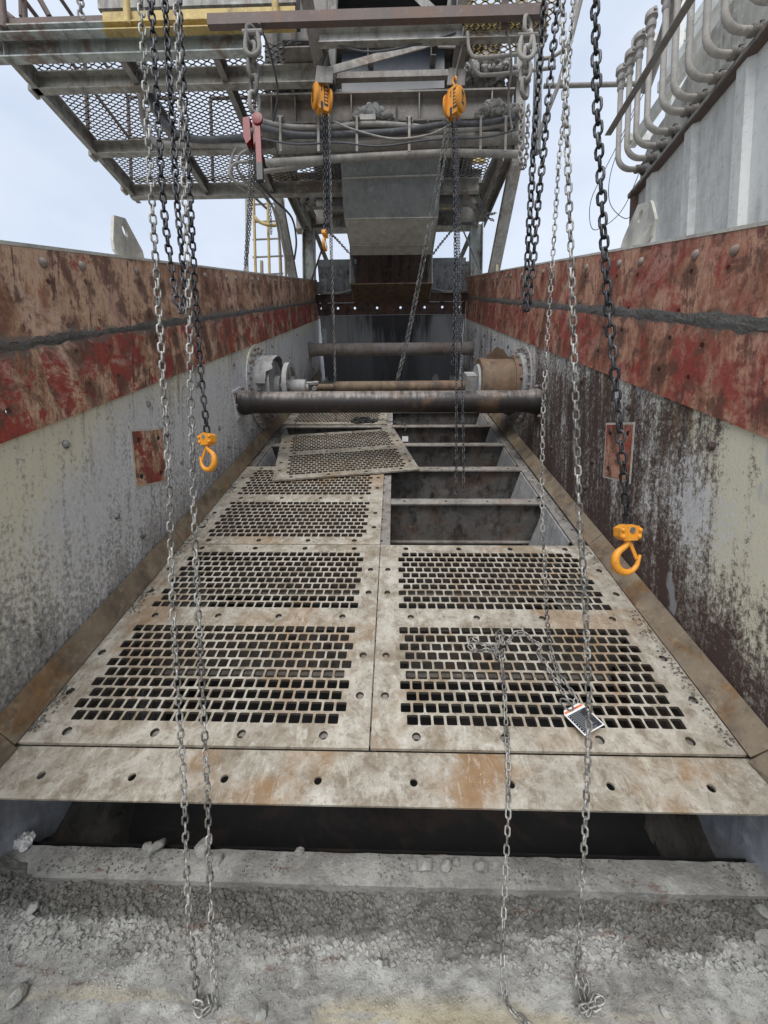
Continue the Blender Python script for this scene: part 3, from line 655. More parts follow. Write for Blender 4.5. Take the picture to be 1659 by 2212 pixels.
# --- deck frame under the panels
CB = [0.757, 1.31, 1.90, 2.51, 3.11, 3.72, 4.33, 4.94, 5.55, 6.16, 6.80]
frame_part = MB().bar((XL + 0.01, 3.7, -0.06), (XL + 0.012, 3.71, -0.06), 0.01, 0.01).build('deck_frame', 'deckframe', screen)
for y in CB:
    for (a, b) in ((-1.235, -0.14), (-0.02, 1.095)):
        ho = [(a + 0.10 + i * (b - a - 0.2) / 3, y, 0.011, 0.011, 'c', None) for i in range(4)]
        holed_plate(a, b, [(y - (0.014 if y < 1 else 0.040), y + (0.036 if y < 1 else 0.040), ho)], lambda u, v, d: (u, v, -0.0165 - d), 0.012).build('cross_beam_flange', 'deckframe', frame_part)
        if y < 1: continue
        MB().box((a, y - 0.006, -0.36), (b, y + 0.006, -0.029)).build('cross_beam_web', 'web', frame_part)
        MB().box((a, y - 0.035, -0.372), (b, y + 0.035, -0.361)).build('cross_beam_foot', 'deckframe', frame_part)
        # angled end gussets, pale, seen down the open bays
        for e, k in (((a, 1),) if a < -1 else ((b, -1),)):
            MB().poly([(e, y + 0.10, -0.029), (e, y + 0.55, -0.029), (e + k * 0.08, y + 0.50, -0.36), (e + k * 0.08, y + 0.10, -0.36)], (k * 0.008, 0, 0)).build('gusset', 'castgrey', frame_part)
for a, b in ((-1.315, -1.237), (-0.138, -0.022), (1.097, 1.20)):
    n = 46; ho = [(0.80 + i * 0.132, (a + b) / 2 + rnd.uniform(-.004, .004), 0.010, 0.010, 'c', None) for i in range(n)]
    holed_plate(0.745, 6.86, [(a, b, ho)], lambda u, v, d: (v, u, -0.0165 - d), 0.012).build('stringer', 'deckframe', frame_part)
    MB().box(((a + b) / 2 - 0.006, 0.90, -0.36), ((a + b) / 2 + 0.006, 6.86, -0.029)).build('stringer_web', 'web', frame_part)
# lower pan
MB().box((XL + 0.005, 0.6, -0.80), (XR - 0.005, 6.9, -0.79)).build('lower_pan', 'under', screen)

# --- front lip
lip_holes = [mat_(px, py, Z=0)[0] for px, py in ((88, 1662), (283, 1668), (483, 1673), (686, 1676), (894, 1681), (1106, 1687), (1322, 1690), (1540, 1693))]
lipm = MB()
hp = holed_plate(XL + 0.005, XR - 0.005, [(0.565, 0.600, []), (0.600, 0.664, [(x, 0.632, 0.0125, 0.0125, 'c', None) for x in lip_holes]), (0.664, 0.7225, [])], lambda u, v, d: (u, v, -0.0185 - d), 0.010)
hp.build('discharge_lip', 'lip', screen)
for sgn, xa_, zs in ((-1, XL + 0.036, 0.115), (1, XR - 0.066, 0.08)):     # short cheek plates in front of the edge strips
    X = XL if sgn < 0 else XR
    MB().poly([(X - sgn * 0.004, 0.35, -0.016), (xa_, 0.712, -0.016), (X - sgn * 0.006, 0.712, zs + 0.02), (X - sgn * 0.003, 0.35, zs + 0.03)], (-sgn * 0.004, 0, 0)).build('cheek_plate', 'strip', screen)

# --- cross tubes
def cross_tube(y, z, r, mat, lab):
    mb = MB(); n = 26
    pts = [(XL + 0.03 + (XR - XL - 0.06) * i / n, y + 0.002 * noise.noise((i, y, 0)), z) for i in range(n + 1)]
    mb.tube(pts, [r * (1 + 0.010 * noise.noise((i * 0.8, y, 3))) for i in range(n + 1)], 28)
    t = mb.build('cross_tube', mat, screen, True); tag(t, lab)
    for X, o in ((XL, 1), (XR, -1)):
        mb = MB(); mb.lathe((X + o * 0.002, y, z), (o, 0, 0), [(0, r * 1.02), (0.04, r * 1.16), (0.075, r * 1.12), (0.12, r * 1.0)], 24)
        mb.build('tube_collar', mat, t, True)
        mb = MB(); mb.box((min(X + o * .001, X + o * 0.016), y - r * 1.2, z - r * 1.3), (max(X + o * .001, X + o * 0.016), y + r * 1.2, z + r * 1.3)); fl = mb.build('tube_flange', 'plate_l' if o > 0 else 'plate_r', t)
        for dy in (-1, 1):
            for dz in (-1, 0, 1): stud(HEX, t, (X + o * 0.016, y + dy * r * 1.03, z + dz * r * 1.12), (o, 0, 0), 'flange_bolt', rnd.random())
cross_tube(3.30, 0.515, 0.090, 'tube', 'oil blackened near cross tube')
cross_tube(6.42, 0.545, 0.092, 'fartube', 'grey dusty far cross tube')

# --- vibrator: left bearing housing with guard, flywheel and cardan shaft, right drum
VY, VZ = 3.93, 0.505
vib = MB().lathe((XL + 0.002, VY, VZ), (1, 0, 0), [(0, 0.40), (0.014, 0.40), (0.014, 0.30), (0.016, 0.30)], 40).build('mounting_ring', 'plate_l', screen, True)
for k in range(22):
    t = 2 * math.pi * k / 22
    stud(HEX, vib, (XL + 0.017, VY + 0.365 * math.cos(t), VZ + 0.365 * math.sin(t)), (1, 0, 0), 'ring_bolt', t)
    stud(HEX, vib, (XL + 0.017, VY + 0.325 * math.cos(t + .1), VZ + 0.325 * math.sin(t + .1)), (1, 0, 0), 'ring_bolt', t)
mb = MB(); mb.lathe((XL + 0.016, VY, VZ), (1, 0, 0), [(0, 0.285), (0.05, 0.285), (0.055, 0.26), (0.15, 0.255), (0.155, 0.12), (0.20, 0.11)], 40); hs = mb.build('bearing_housing', 'castgrey', screen, True)
for k in range(9):
    t = 2 * math.pi * k / 9 + 0.2; stud(HEX, hs, (XL + 0.071, VY + 0.27 * math.cos(t), VZ + 0.27 * math.sin(t)), (1, 0, 0), 'housing_bolt', t)
# torn guard band round the housing
mb = MB(); n = 40
for i in range(n + 1):
    t = -0.9 + 3.7 * i / n; rr = 0.292
    wd = 0.205 + 0.03 * noise.noise((t * 2.2, 0, 0)) + 0.012 * noise.noise((t * 9, 1, 0)) - (0.06 if i > n - 5 else 0)
    for k, x in ((rr, XL + 0.055), (rr, XL + wd), (rr + 0.008, XL + wd), (rr + 0.008, XL + 0.055)):
        mb.v.append((x, VY + k * math.cos(t), VZ + k * math.sin(t)))
mb.f = [(i * 4 + a, i * 4 + (a + 1) % 4, i * 4 + 4 + (a + 1) % 4, i * 4 + 4 + a) for i in range(n) for a in range(4)]
tag(mb.build('torn_guard', 'castgrey', hs, True), 'torn sheet guard bent round the bearing housing')
# flywheel with windows
fx = XL + 0.30
mb = MB(); N = 40
for r0, r1 in ((0.195, 0.235), (0.05, 0.085)):
    vs = []; 
    for x in (fx - 0.022, fx + 0.022):
        vs += [(x, VY + r1 * math.cos(2 * math.pi * k / N), VZ + r1 * math.sin(2 * math.pi * k / N)) for k in range(N)]
        vs += [(x, VY + r0 * math.cos(2 * math.pi * k / N), VZ + r0 * math.sin(2 * math.pi * k / N)) for k in range(N)]
    fs = []
    for k in range(N):
        j = (k + 1) % N; fs += [(k, j, N + j, N + k), (2 * N + k, 3 * N + k, 3 * N + j, 2 * N + j), (k, 2 * N + k, 2 * N + j, j), (N + k, N + j, 3 * N + j, 3 * N + k)]
    mb.add(vs, fs)
for k in range(5):
    t = 2 * math.pi * k / 5 + math.pi / 2
    mb.bar((fx, VY + 0.08 * math.cos(t), VZ + 0.08 * math.sin(t)), (fx, VY + 0.20 * math.cos(t), VZ + 0.20 * math.sin(t)), 0.045, 0.032, (1, 0, 0))
fw = mb.build('flywheel', 'castgrey', screen, True)
mb = MB(); mb.lathe((XL + 0.19, VY, VZ), (1, 0, 0), [(0, 0.05), (0.09, 0.05), (0.09, 0.075), (0.20, 0.078), (0.27, 0.075), (0.275, 0.05), (0.30, 0.045)], 24); mb.build('hub', 'castgrey', fw, True)
# cardan shaft
sx0, sx1 = XL + 0.50, XR - 0.50
sh = MB().lathe((sx0 + 0.03, VY, VZ), (1, 0, 0), [(0, 0.030), (0.10, 0.034), (0.20, 0.036), (0.22, 0.052), (0.24, 0.056), (sx1 - sx0 - 0.12, 0.058), (sx1 - sx0 - 0.09, 0.062), (sx1 - sx0 - 0.03, 0.062)], 24).build('drive_shaft', 'castbrown', screen, True)
tag(sh, 'brown drive shaft between the two exciter drums')
for s in (-1, 1):
    mb = MB(); mb.bar((sx0 - 0.03, VY, VZ + s * 0.042), (sx0 + 0.07, VY, VZ + s * 0.042), 0.06, 0.018); mb.lathe((sx0 + 0.055, VY, VZ + s * 0.033), (0, 0, s), [(0, 0.034), (0.022, 0.034), (0.026, 0.02)], 16)
    mb.build('joint_yoke', 'castgrey', sh, True)
mb = MB(); mb.lathe((sx0 + 0.05, VY - 0.05, VZ), (0, 1, 0), [(0, 0.022), (0.10, 0.022)], 16); mb.build('joint_cross', 'castgrey', sh, True)
# right drum
mb = MB(); mb.lathe((XR - 0.42, VY, VZ), (1, 0, 0), [(0, 0.255), (0.012, 0.265), (0.02, 0.265), (0.02, 0.258), (0.31, 0.258), (0.31, 0.27), (0.36, 0.275)], 48)
dr = mb.build('exciter_drum', 'castbrown', screen, True); tag(dr, 'brown exciter drum on the right side plate')
mb = MB(); mb.box((XR - 0.54, VY - 0.10, VZ - 0.10), (XR - 0.43, VY + 0.10, VZ + 0.12)); mb.lathe((XR - 0.44, VY, VZ), (1, 0, 0), [(0, 0.20), (0.02, 0.21)], 30); mb.build('drum_bracket', 'castgrey', dr)
mb = MB(); mb.lathe((XR - 0.002, VY, VZ), (-1, 0, 0), [(0, 0.37), (0.016, 0.37), (0.016, 0.30), (0.06, 0.30), (0.062, 0.27)], 48); rg = mb.build('mounting_ring', 'castgrey', screen, True)
for k in range(26):
    t = 2 * math.pi * k / 26
    stud(HEX, rg, (XR - 0.018, VY + 0.345 * math.cos(t), VZ + 0.345 * math.sin(t)), (-1, 0, 0), 'ring_bolt', t)
    if k % 2: stud(HEX, rg, (XR - 0.064, VY + 0.285 * math.cos(t), VZ + 0.285 * math.sin(t)), (-1, 0, 0), 'ring_bolt', t)
mb = MB()   # ragged sheet standing on the drum
out = [(-0.36, 0), (-0.36, 0.035), (-0.345, 0.05), (-0.315, 0.05), (-0.30, 0.085), (-0.275, 0.105), (-0.25, 0.10), (-0.235, 0.085), (-0.215, 0.09), (-0.20, 0.075), (-0.175, 0.04), (-0.15, 0.02), (-0.10, 0.0)]
mb.poly([(XR + a, VY - 0.02, VZ + 0.256 + b) for a, b in out], (0, 0.006, 0)); tag(mb.build('torn_sheet', 'castbrown', dr), 'ragged scrap of sheet standing on the drum')

# --- feed end
BY = 7.45
bp = MB().box((-1.29, BY, -0.2), (1.20, BY + 0.012, 0.965)).build('back_plate', 'oilback', screen); tag(bp, 'grey back plate streaked with black stains')
hx = [-1.24, -0.96, -0.67, -0.29, 0.11, 0.52, 0.82, 1.12]
holed_plate(XL + 0.02, XR - 0.02, [(0.967, 1.012, []), (1.012, 1.12, [(x, 1.076, 0.019, 0.019, 'c', None) for x in hx]), (1.12, 1.155, [])], lambda u, v, d: (u, BY - 0.02 + d, v), 0.014).build('hole_band', 'blackband', screen)
MB().box((XL + 0.015, BY - 0.05, 1.157), (XR - 0.015, BY + 0.02, 1.285)).build('feed_sill', 'blackband', screen)
mb = MB(); n = 40    # warped top ledge
for i in range(n + 1):
    x = XL + 0.01 + (XR - XL - 0.02) * i / n; c = abs((x + 0.03) / 1.2); z = 1.30 + (0.05 if c < 0.55 else 0.0 if c > 0.75 else 0.05 * (0.75 - c) / 0.2) + 0.008 * noise.noise((x * 5, 0, 0))
    for yy, dz in ((BY - 0.12, 0), (BY - 0.12, -0.012), (BY + 0.35, 0.0), (BY + 0.35, 0.03)): mb.v.append((x, yy, z + dz))
mb.f = [(i * 4 + a, i * 4 + b, i * 4 + 4 + b, i * 4 + 4 + a) for i in range(n) for a, b in ((0, 1), (1, 2), (2, 3), (3, 0))]
mb.build('feed_ledge', 'castgrey', screen)
# side sheets of the feed box
for a, b in ((XL + 0.02, -0.64), (0.62, XR - 0.02)):
    MB().box((a, BY + 0.37, 1.28), (b, BY + 0.382, 1.80)).build('feed_box_sheet', 'backplate', screen)
    MB().box((a, BY + 0.36, 1.70), (b, BY + 0.368, 1.80)).build('feed_box_rail', 'chute', screen)
for X, o in ((XL, 1), (XR, -1)):
    MB().box((min(X, X + o * 0.13), BY - 0.13, 1.31), (max(X, X + o * 0.13), BY + 0.36, 1.318 if o > 0 else 1.319)).build('corner_sheet', 'castgrey', screen)
    MB().box((min(X + o * .012, X + o * 0.14), BY + 0.02, 1.32), (max(X + o * .012, X + o * 0.14), BY + 0.03, 1.47)).build('corner_sheet', 'backplate', screen)

# ------------------------------------------------------------------ screen panels (laid on the frame, bolts out)
def panel_mb(w, margin_l, ncol, L=1.195, slot=False):
    'origin at the near left corner of the panel'
    rows = []; px = PITCHX; py = 0.0467
    def bolts(v0, v1, n=4):
        return (v0, v1, [(w * (i + 0.5) / n + rnd.uniform(-.01, .01), (v0 + v1) / 2, 0.0155, 0.0155, 'c', None) for i in range(n)])
    def block(v0, start):
        for j in range(10):
            odd = (j + start) % 2 == 0; sh = px / 2 if odd else 0.0
            hs = [(margin_l + px * (i + 0.5) + sh, v0 + py * (j + 0.5), 0.0192 * rnd.uniform(0.96, 1.04), 0.0186 * rnd.uniform(0.95, 1.04), 's', px / 2) for i in range(ncol - (1 if odd else 0))]
            if j in (2, 6): hs += [(0.045, v0 + py * (j + 0.5), 0.0155, 0.0155, 'c', 0.022), (w - 0.045, v0 + py * (j + 0.5), 0.0155, 0.0155, 'c', 0.022)]
            rows.append((v0 + py * j, v0 + py * (j + 1), hs))
    rows.append((0, 0.016, [])); rows.append(bolts(0.016, 0.066)); rows.append((0.066, 0.078, []))
    block(0.078, 0); v = 0.545
    rows.append((v, v + 0.03, [])); rows.append(bolts(v + 0.03, v + 0.085)); rows.append((v + 0.085, v + 0.110, []))
    block(v + 0.110, 1); v = 1.122
    rows.append((v, v + 0.010, [])); rows.append(bolts(v + 0.010, L - 0.012)); rows.append((L - 0.012, L, []))
    return holed_plate(0, w, rows, lambda u, q, d: (u, q, -d), 0.014)
PLX, PRX = -1.302, 1.166
WL = -0.083 - PLX; WR = PRX + 0.077
def mesh_of(mb, name, mat):
    me = bpy.data.meshes.new(name); me.from_pydata(mb.v, [], mb.f); me.update()
    bm = bmesh.new(); bm.from_mesh(me); bmesh.ops.recalc_face_normals(bm, faces=bm.faces); bm.to_mesh(me); bm.free()
    me.materials.append(MAT[mat]); me.materials.append(MAT['hole_wall_dark'])
    for k in mb.hole: me.polygons[k].material_index = 1
    return me
PL = mesh_of(panel_mb(WL, 0.100, 22), 'screen_panel', 'panel'); PR = mesh_of(panel_mb(WR, 0.099, 22), 'screen_panel', 'panel')
PF = mesh_of(panel_mb(WL, 0.100, 22), 'screen_panel', 'panel_far')
def put_panel(me, x, y, z, label, rot=None):
    o = bpy.data.objects.new('screen_panel', me); col.objects.link(o)
    o.matrix_world = MM @ Matrix.Translation((x, y, z)) @ (rot if rot is not None else Matrix.Identity(4))
    return tag(o, label, 'screen panel', 'perforated panels of the screening deck')
put_panel(PL, PLX, 0.725, 0.0, 'tan perforated steel panel at the lower left of the deck')
put_panel(PR, -0.077, 0.725, 0.0, 'tan perforated steel panel at the lower right, under the coiled chain and tag')
put_panel(PL, PLX, 1.926, 0.0, 'perforated steel panel second up the left side, left of the open bays')
put_panel(PF, PLX, 4.36, 0.0, 'grey perforated panel beyond the near black cross tube under a heap of chain')
put_panel(PF, PLX, 5.56, 0.0, 'grey perforated panel farthest up the deck, beneath the far tube')
put_panel(PF, -0.978, 2.785, 0.0235, 'loose perforated panel lying skewed across the deck beside the open bays', Matrix.Rotation(R(10.6), 4, 'Z') @ Matrix.Rotation(R(-1.05), 4, 'X'))

# ================================================================== DISCHARGE FLOOR in front of the screen
chute_f = thing('discharge_chute', 'mud caked discharge chute floor with a cross beam below the screen lip', 'chute', (0, 1.0, -1.5))
L0 = (0, 1.0, -1.5)
def fbm(p, o=5):
    return noise.fractal(Vector(p), 0.9, 2.1, o, noise_basis='PERLIN_ORIGINAL')
mb = MB(); nx, ny = 360, 240; fx0, fx1, fy0, fy1 = -2.4, 2.4, -1.2, 1.235
def floor_z(x, y):
    bank = 0.065 * max(0, (y - 1.02) / 0.2) ** 1.5 * (0.55 + 0.9 * noise.noise((x * 1.7, 3, 1)))
    side_ = 0.10 * max(0, (abs(x) - 1.05) / 0.35) ** 2
    return -1.368 + max(bank, 0) * 0.22 + min(side_, 0.12) * (0.8 + 0.5 * noise.noise((x * 3, y * 3, 0))) + 0.012 * fbm((x * 4, y * 4, 0)) + 0.008 * fbm((x * 17, y * 17, 5), 5) + 0.002 * max(0, fbm((x * 34, y * 34, 8), 3)) + 0.003 * fbm((x * 70, y * 70, 5), 3)
for j in range(ny + 1):
    for i in range(nx + 1):
        x = fx0 + (fx1 - fx0) * i / nx; t = j / ny; y = fy0 + (fy1 - fy0) * (1 - (1 - t) ** 1.7)
        mb.v.append((x, y, floor_z(x, y)))
mb.f = [(j * (nx + 1) + i, j * (nx + 1) + i + 1, (j + 1) * (nx + 1) + i + 1, (j + 1) * (nx + 1) + i) for j in range(ny) for i in range(nx)]
at_loc(mb, L0).build('floor_plate', 'floor', chute_f, True)
# cross beam, crusted
mb = MB(); nx, prof = 240, [(1.225, -1.46), (1.192, -1.342), (1.188, -1.330), (1.235, -1.326), (1.27, -1.326), (1.298, -1.327), (1.302, -1.338), (1.302, -1.46)]
for i in range(nx + 1):
    x = -2.2 + 4.4 * i / nx
    for k, (y, z) in enumerate(prof):
        a = 1.0 if 1 < k < 6 else 0.3
        mb.v.append((x, y + 0.002 * a * fbm((x * 9, k, 2), 4), z + a * (0.0035 * fbm((x * 14, y * 30, 9), 4) + 0.004 * max(0, fbm((x * 2.6, k * 0.6, 1), 3)))))
P = len(prof); mb.f = [(i * P + k, i * P + k + 1, (i + 1) * P + k + 1, (i + 1) * P + k) for i in range(nx) for k in range(P - 1)]
at_loc(mb, L0).build('cross_beam', 'beam_crust', chute_f, True)
# side walls of the chute, pale bluish wear plates
for s, xa, xb in ((-1, -1.375, -1.395), (1, 1.275, 1.295)):
    mb = MB(); mb.poly([(xa, 0.0, -1.06), (xa, 0.9, -1.02), (xa, 2.6, -0.62), (xa, 2.6, -2.6), (xa, 0.0, -1.6)], (xb - xa, 0, 0)); at_loc(mb, L0).build('wear_plate', 'wear', chute_f)
# hopper below the lip
hop = [(-1.40, 1.32, -1.36), (-1.40, 3.2, -0.95), (-0.55, 3.2, -2.5), (-0.55, 1.32, -2.5)]
def sheet(name, pts, mat, parent, off):
    mb = MB(); mb.poly(pts, off); return at_loc(mb, L0).build(name, mat, parent)
def lumpy(name, c, mat, parent, n=26, amp=0.05, seed=0):
    'curved, lumpy sheet over four corners'
    mb = MB(); c = [Vector(p) for p in c]
    for j in range(n + 1):
        for i in range(n + 1):
            u, v = i / n, j / n; p = (c[0] * (1 - u) + c[1] * u) * (1 - v) + (c[3] * (1 - u) + c[2] * u) * v
            mb.v.append(p + Vector((0, 0, amp * fbm((p.x * 5 + seed, p.y * 5, p.z * 5), 4))))
    mb.f = [(j * (n + 1) + i, j * (n + 1) + i + 1, (j + 1) * (n + 1) + i + 1, (j + 1) * (n + 1) + i) for j in range(n) for i in range(n)]
    return at_loc(mb, L0).build(name, mat, parent, True)
lumpy('hopper_side', hop, 'dark_mud', chute_f, seed=1, n=60, amp=0.10)
lumpy('hopper_side', [(-x + (-0.07 if x < -1 else 0), y, z) for x, y, z in hop], 'dark_mud', chute_f, seed=5, n=60, amp=0.10)
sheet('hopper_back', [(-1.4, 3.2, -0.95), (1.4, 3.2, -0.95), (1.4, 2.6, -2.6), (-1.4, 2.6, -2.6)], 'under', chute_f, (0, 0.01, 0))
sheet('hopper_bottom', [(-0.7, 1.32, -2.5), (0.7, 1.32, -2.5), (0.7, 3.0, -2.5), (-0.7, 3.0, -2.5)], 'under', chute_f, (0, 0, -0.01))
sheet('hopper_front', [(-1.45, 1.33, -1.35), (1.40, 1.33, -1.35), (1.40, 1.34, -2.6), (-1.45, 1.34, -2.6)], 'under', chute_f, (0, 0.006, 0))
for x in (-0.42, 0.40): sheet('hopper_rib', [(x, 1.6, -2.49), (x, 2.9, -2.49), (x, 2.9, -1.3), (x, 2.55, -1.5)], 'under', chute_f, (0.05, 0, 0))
cx0, cx1, cy = at(768, 1780, Y=2.3).x, at(916, 1780, Y=2.3).x, 2.3
zt_, zb_ = at(840, 1778, Y=cy).z, at(840, 1850, Y=cy).z
mb = MB()
for a, b in (((cx0, cy, zb_), (cx0, cy, zt_)), ((cx1, cy, zb_), (cx1, cy, zt_)), ((cx0 - 0.02, cy, zt_), (cx1 + 0.02, cy, zt_))): mb.bar(a, b, 0.04, 0.04, (0, 1, 0))
at_loc(mb, L0).build('outlet_frame', 'under', chute_f)

# loose lumps of rock and mud
def rock(r, seed, sub=2):
    bm = bmesh.new(); bmesh.ops.create_icosphere(bm, subdivisions=sub, radius=1)
    rr = random.Random(seed); cuts = [(Vector((rr.uniform(-1, 1), rr.uniform(-1, 1), rr.uniform(-1, 1))).normalized(), rr.uniform(0.5, 0.85)) for _ in range(11)]
    for v in bm.verts:
        p = v.co.copy()
        for nrm, d in cuts:
            k = p.dot(nrm)
            if k > d: p -= nrm * (k - d)
        p *= 1 + 0.12 * noise.noise(p * 2.2 + Vector((seed, 0, 0)))
        v.co = p * r
    me = bpy.data.meshes.new('rock_lump'); bm.to_mesh(me); bm.free(); me.materials.append(MAT['beam_crust']); return me
ROCKS = [rock(1.0, s) for s in range(7)]
def put_rock(p, r, label, squash=(1, 1, 0.6), name='rock_lump', mat=None):
    o = bpy.data.objects.new(name, ROCKS[rnd.randrange(7)]); col.objects.link(o); o.location = p
    o.rotation_euler = (rnd.uniform(-.3, .3), rnd.uniform(-.3, .3), rnd.uniform(0, 6)); o.scale = tuple(r * k for k in squash)
    return tag(o, label, 'rock', 'lumps of rock on the chute beam')
BZ = -1.324
for (px, py, r, lab) in ((318, 1822, 0.022, 'leftmost flat grey rock chip on the back edge of the chute beam'), (338, 1822, 0.032, 'long grey rock lump on the chute beam left of the two hanging chains'),
                         (350, 1812, 0.016, 'small pointed rock resting against the long lump on the chute beam'),
                         (436, 1826, 0.036, 'grey rock lump on the chute beam just behind the left chains'), (470, 1850, 0.026, 'pale oval stone on the chute beam right of the left chains'),
                         (648, 1832, 0.020, 'small grey stone on the back edge of the beam near the dark outlet'),
                         (917, 1862, 0.036, 'broad cracked mud cake on the chute beam right of centre'), (965, 1866, 0.026, 'upright grey chip beside the cracked mud cake'),
                         (985, 1854, 0.020, 'thin grey chip leaning between two mud cakes'), (1040, 1868, 0.028, 'rightmost grey mud cake on the chute beam')):
    p = at(px, py + 6, Z=BZ + 0.012); put_rock(p, r, lab, (1.1, 0.85, 0.7))
for (px, py, r, lab) in ((1645, 1985, 0.030, 'grey rock wedged at the right edge of the chute floor'), (1650, 2030, 0.045, 'large pale rock against the right edge of the floor'),
                         (110, 2020, 0.024, 'small grey rock on the left of the caked floor'), (70, 1985, 0.03, 'rounded grey rock in the muddy left corner'), (40, 2150, 0.034, 'pale rock at the bottom left of the floor'),
                         (560, 2200, 0.026, 'grey rock at the bottom edge between the chains'), (350, 2035, 0.018, 'flat slate chip on the floor left of the chains'), (1440, 2195, 0.02, 'grey pebble at the bottom right of the floor')):
    p = at(px, py, Z=-1.37); p.z = floor_z(p.x, p.y) + r * 0.2; put_rock(p, r, lab, (1, 0.8, 0.55))
# whitish lump at the left end
mb = MB(); pw_ = at(35, 1822, Z=-1.318); rr = random.Random(4)
for k in range(60):
    r = rr.choice((0.008, 0.012, 0.016, 0.02)); t = rr.uniform(-1, 1); u = rr.uniform(-1, 1); me = ROCKS[rr.randrange(7)]
    q = Matrix.Rotation(rr.uniform(0, 6), 3, 'Z')
    mb.add([q @ v.co * r + Vector((u * 0.06, t * 0.022, 0.028 * max(0, 1 - u * u) * rr.random())) for v in me.vertices], [tuple(p.vertices) for p in me.polygons])
o = mb.build('white_lump', 'tag_white', None, True); o.location = pw_; tag(o, 'white crusty lump at the left end of the chute beam', 'lump')
# gravel scattered on floor and beam
mb = MB()
for k in range(12500):
    if k < 11000:
        x = rnd.uniform(-1.5, 1.5); y = 1.19 - abs(rnd.gauss(0, 0.15)); 
        if y < 0.5: continue
        z = floor_z(x, y); s = rnd.choice((0.002, 0.003, 0.003, 0.004, 0.005, 0.006, 0.008, 0.011) if y > 1.0 else (0.002, 0.003, 0.004))
    else:
        x = rnd.uniform(-1.5, 1.5); y = rnd.uniform(1.20, 1.295); z = -1.325 + 0.003 * fbm((x * 14, y * 30, 9), 4); s = rnd.choice((0.002, 0.003, 0.004))
        if noise.noise((x * 2.5, 0, 4)) < -0.05: continue
    p = Vector((x, y, z + s * 0.3)); a = rnd.uniform(0, 6); e = [Vector((math.cos(a + t) * s * rnd.uniform(.7, 1.3), math.sin(a + t) * s * rnd.uniform(.7, 1.3), rnd.uniform(-.2, .4) * s)) for t in (0, 1.6, 3.1, 4.7)]
    mb.add([p + q for q in e] + [p + Vector((0, 0, s * 0.9)), p - Vector((0, 0, s))], [(0, 1, 4), (1, 2, 4), (2, 3, 4), (3, 0, 4)])
for k in range(2600):
    sd = rnd.random() < 0.6; yy = rnd.uniform(0.75, 4.3) ** 1.0; e_ = abs(rnd.gauss(0, 0.022))
    xx = (-1.292 + e_) if sd else (1.156 - e_)
    if noise.noise((yy * 2.2, 5.0 if sd else 9.0, 0)) < -0.05: continue
    s_ = rnd.choice((0.002, 0.003, 0.004, 0.006)); p = MM @ Vector((xx, yy, 0.001 + s_ * 0.3)); a = rnd.uniform(0, 6)
    e = [Vector((math.cos(a + t) * s_, math.sin(a + t) * s_, rnd.uniform(-.2, .4) * s_)) for t in (0, 1.6, 3.1, 4.7)]
    mb.add([p + q for q in e] + [p + Vector((0, -0.3 * s_, s_))], [(0, 1, 4), (1, 2, 4), (2, 3, 4), (3, 0, 4)])
gv = mb.build('gravel', 'floor'); tag(gv, 'fine grey gravel scattered on the chute floor and along the deck edges', 'gravel', kind='stuff')

# ================================================================== OVERHEAD WALKWAY AND FRAME
walk = thing('overhead_walkway', 'overhead steel walkway of expanded metal on channel beams, seen from below', 'walkway', (-1.2, 4.7, 4.0))
LW = (-1.2, 4.7, 4.0)
def W(mb, name, mat, smooth_=False, parent=None): return at_loc(mb, LW).build(name, mat, parent or walk, smooth_)
ZP = 4.0; XE = -3.66
# front channel, then the cross channels; each is a part
def chan(y, z, xa, xb, h, w, mat, flip=1): return W(MB().channel((xa, y, z + h / 2), (xb, y, z + h / 2), w, h, 0.012, (0, 0, 1), flip), 'cross_channel', mat)
chan(3.87, ZP, -4.4, -1.25, 0.19, 0.075, 'beam_blue', 1)
chan(4.16, ZP, XE, -0.66, 0.17, 0.07, 'beam', 1)
chan(4.92, ZP, XE, -0.72, 0.15, 0.07, 'beam', 1)
chan(5.60, ZP - 0.02, XE, 1.15, 0.17, 0.07, 'beam', 1)
W(MB().channel((XE, 3.80, ZP + 0.09), (XE, 5.68, ZP + 0.09), 0.06, 0.18, 0.010, (0, 0, 1), 1), 'edge_channel', 'beam')
for y in (4.13, 4.9, 5.45): W(MB().box((XE - 0.04, y - 0.05, ZP - 0.02), (XE - 0.002, y + 0.05, ZP + 0.03)), 'clip_plate', 'beam')
for x in (-2.62, -1.72): W(MB().channel((x, 3.9, ZP + 0.10), (x, 5.62, ZP + 0.10), 0.06, 0.15, 0.01, (0, 0, 1), 1), 'stringer', 'beam_dark')
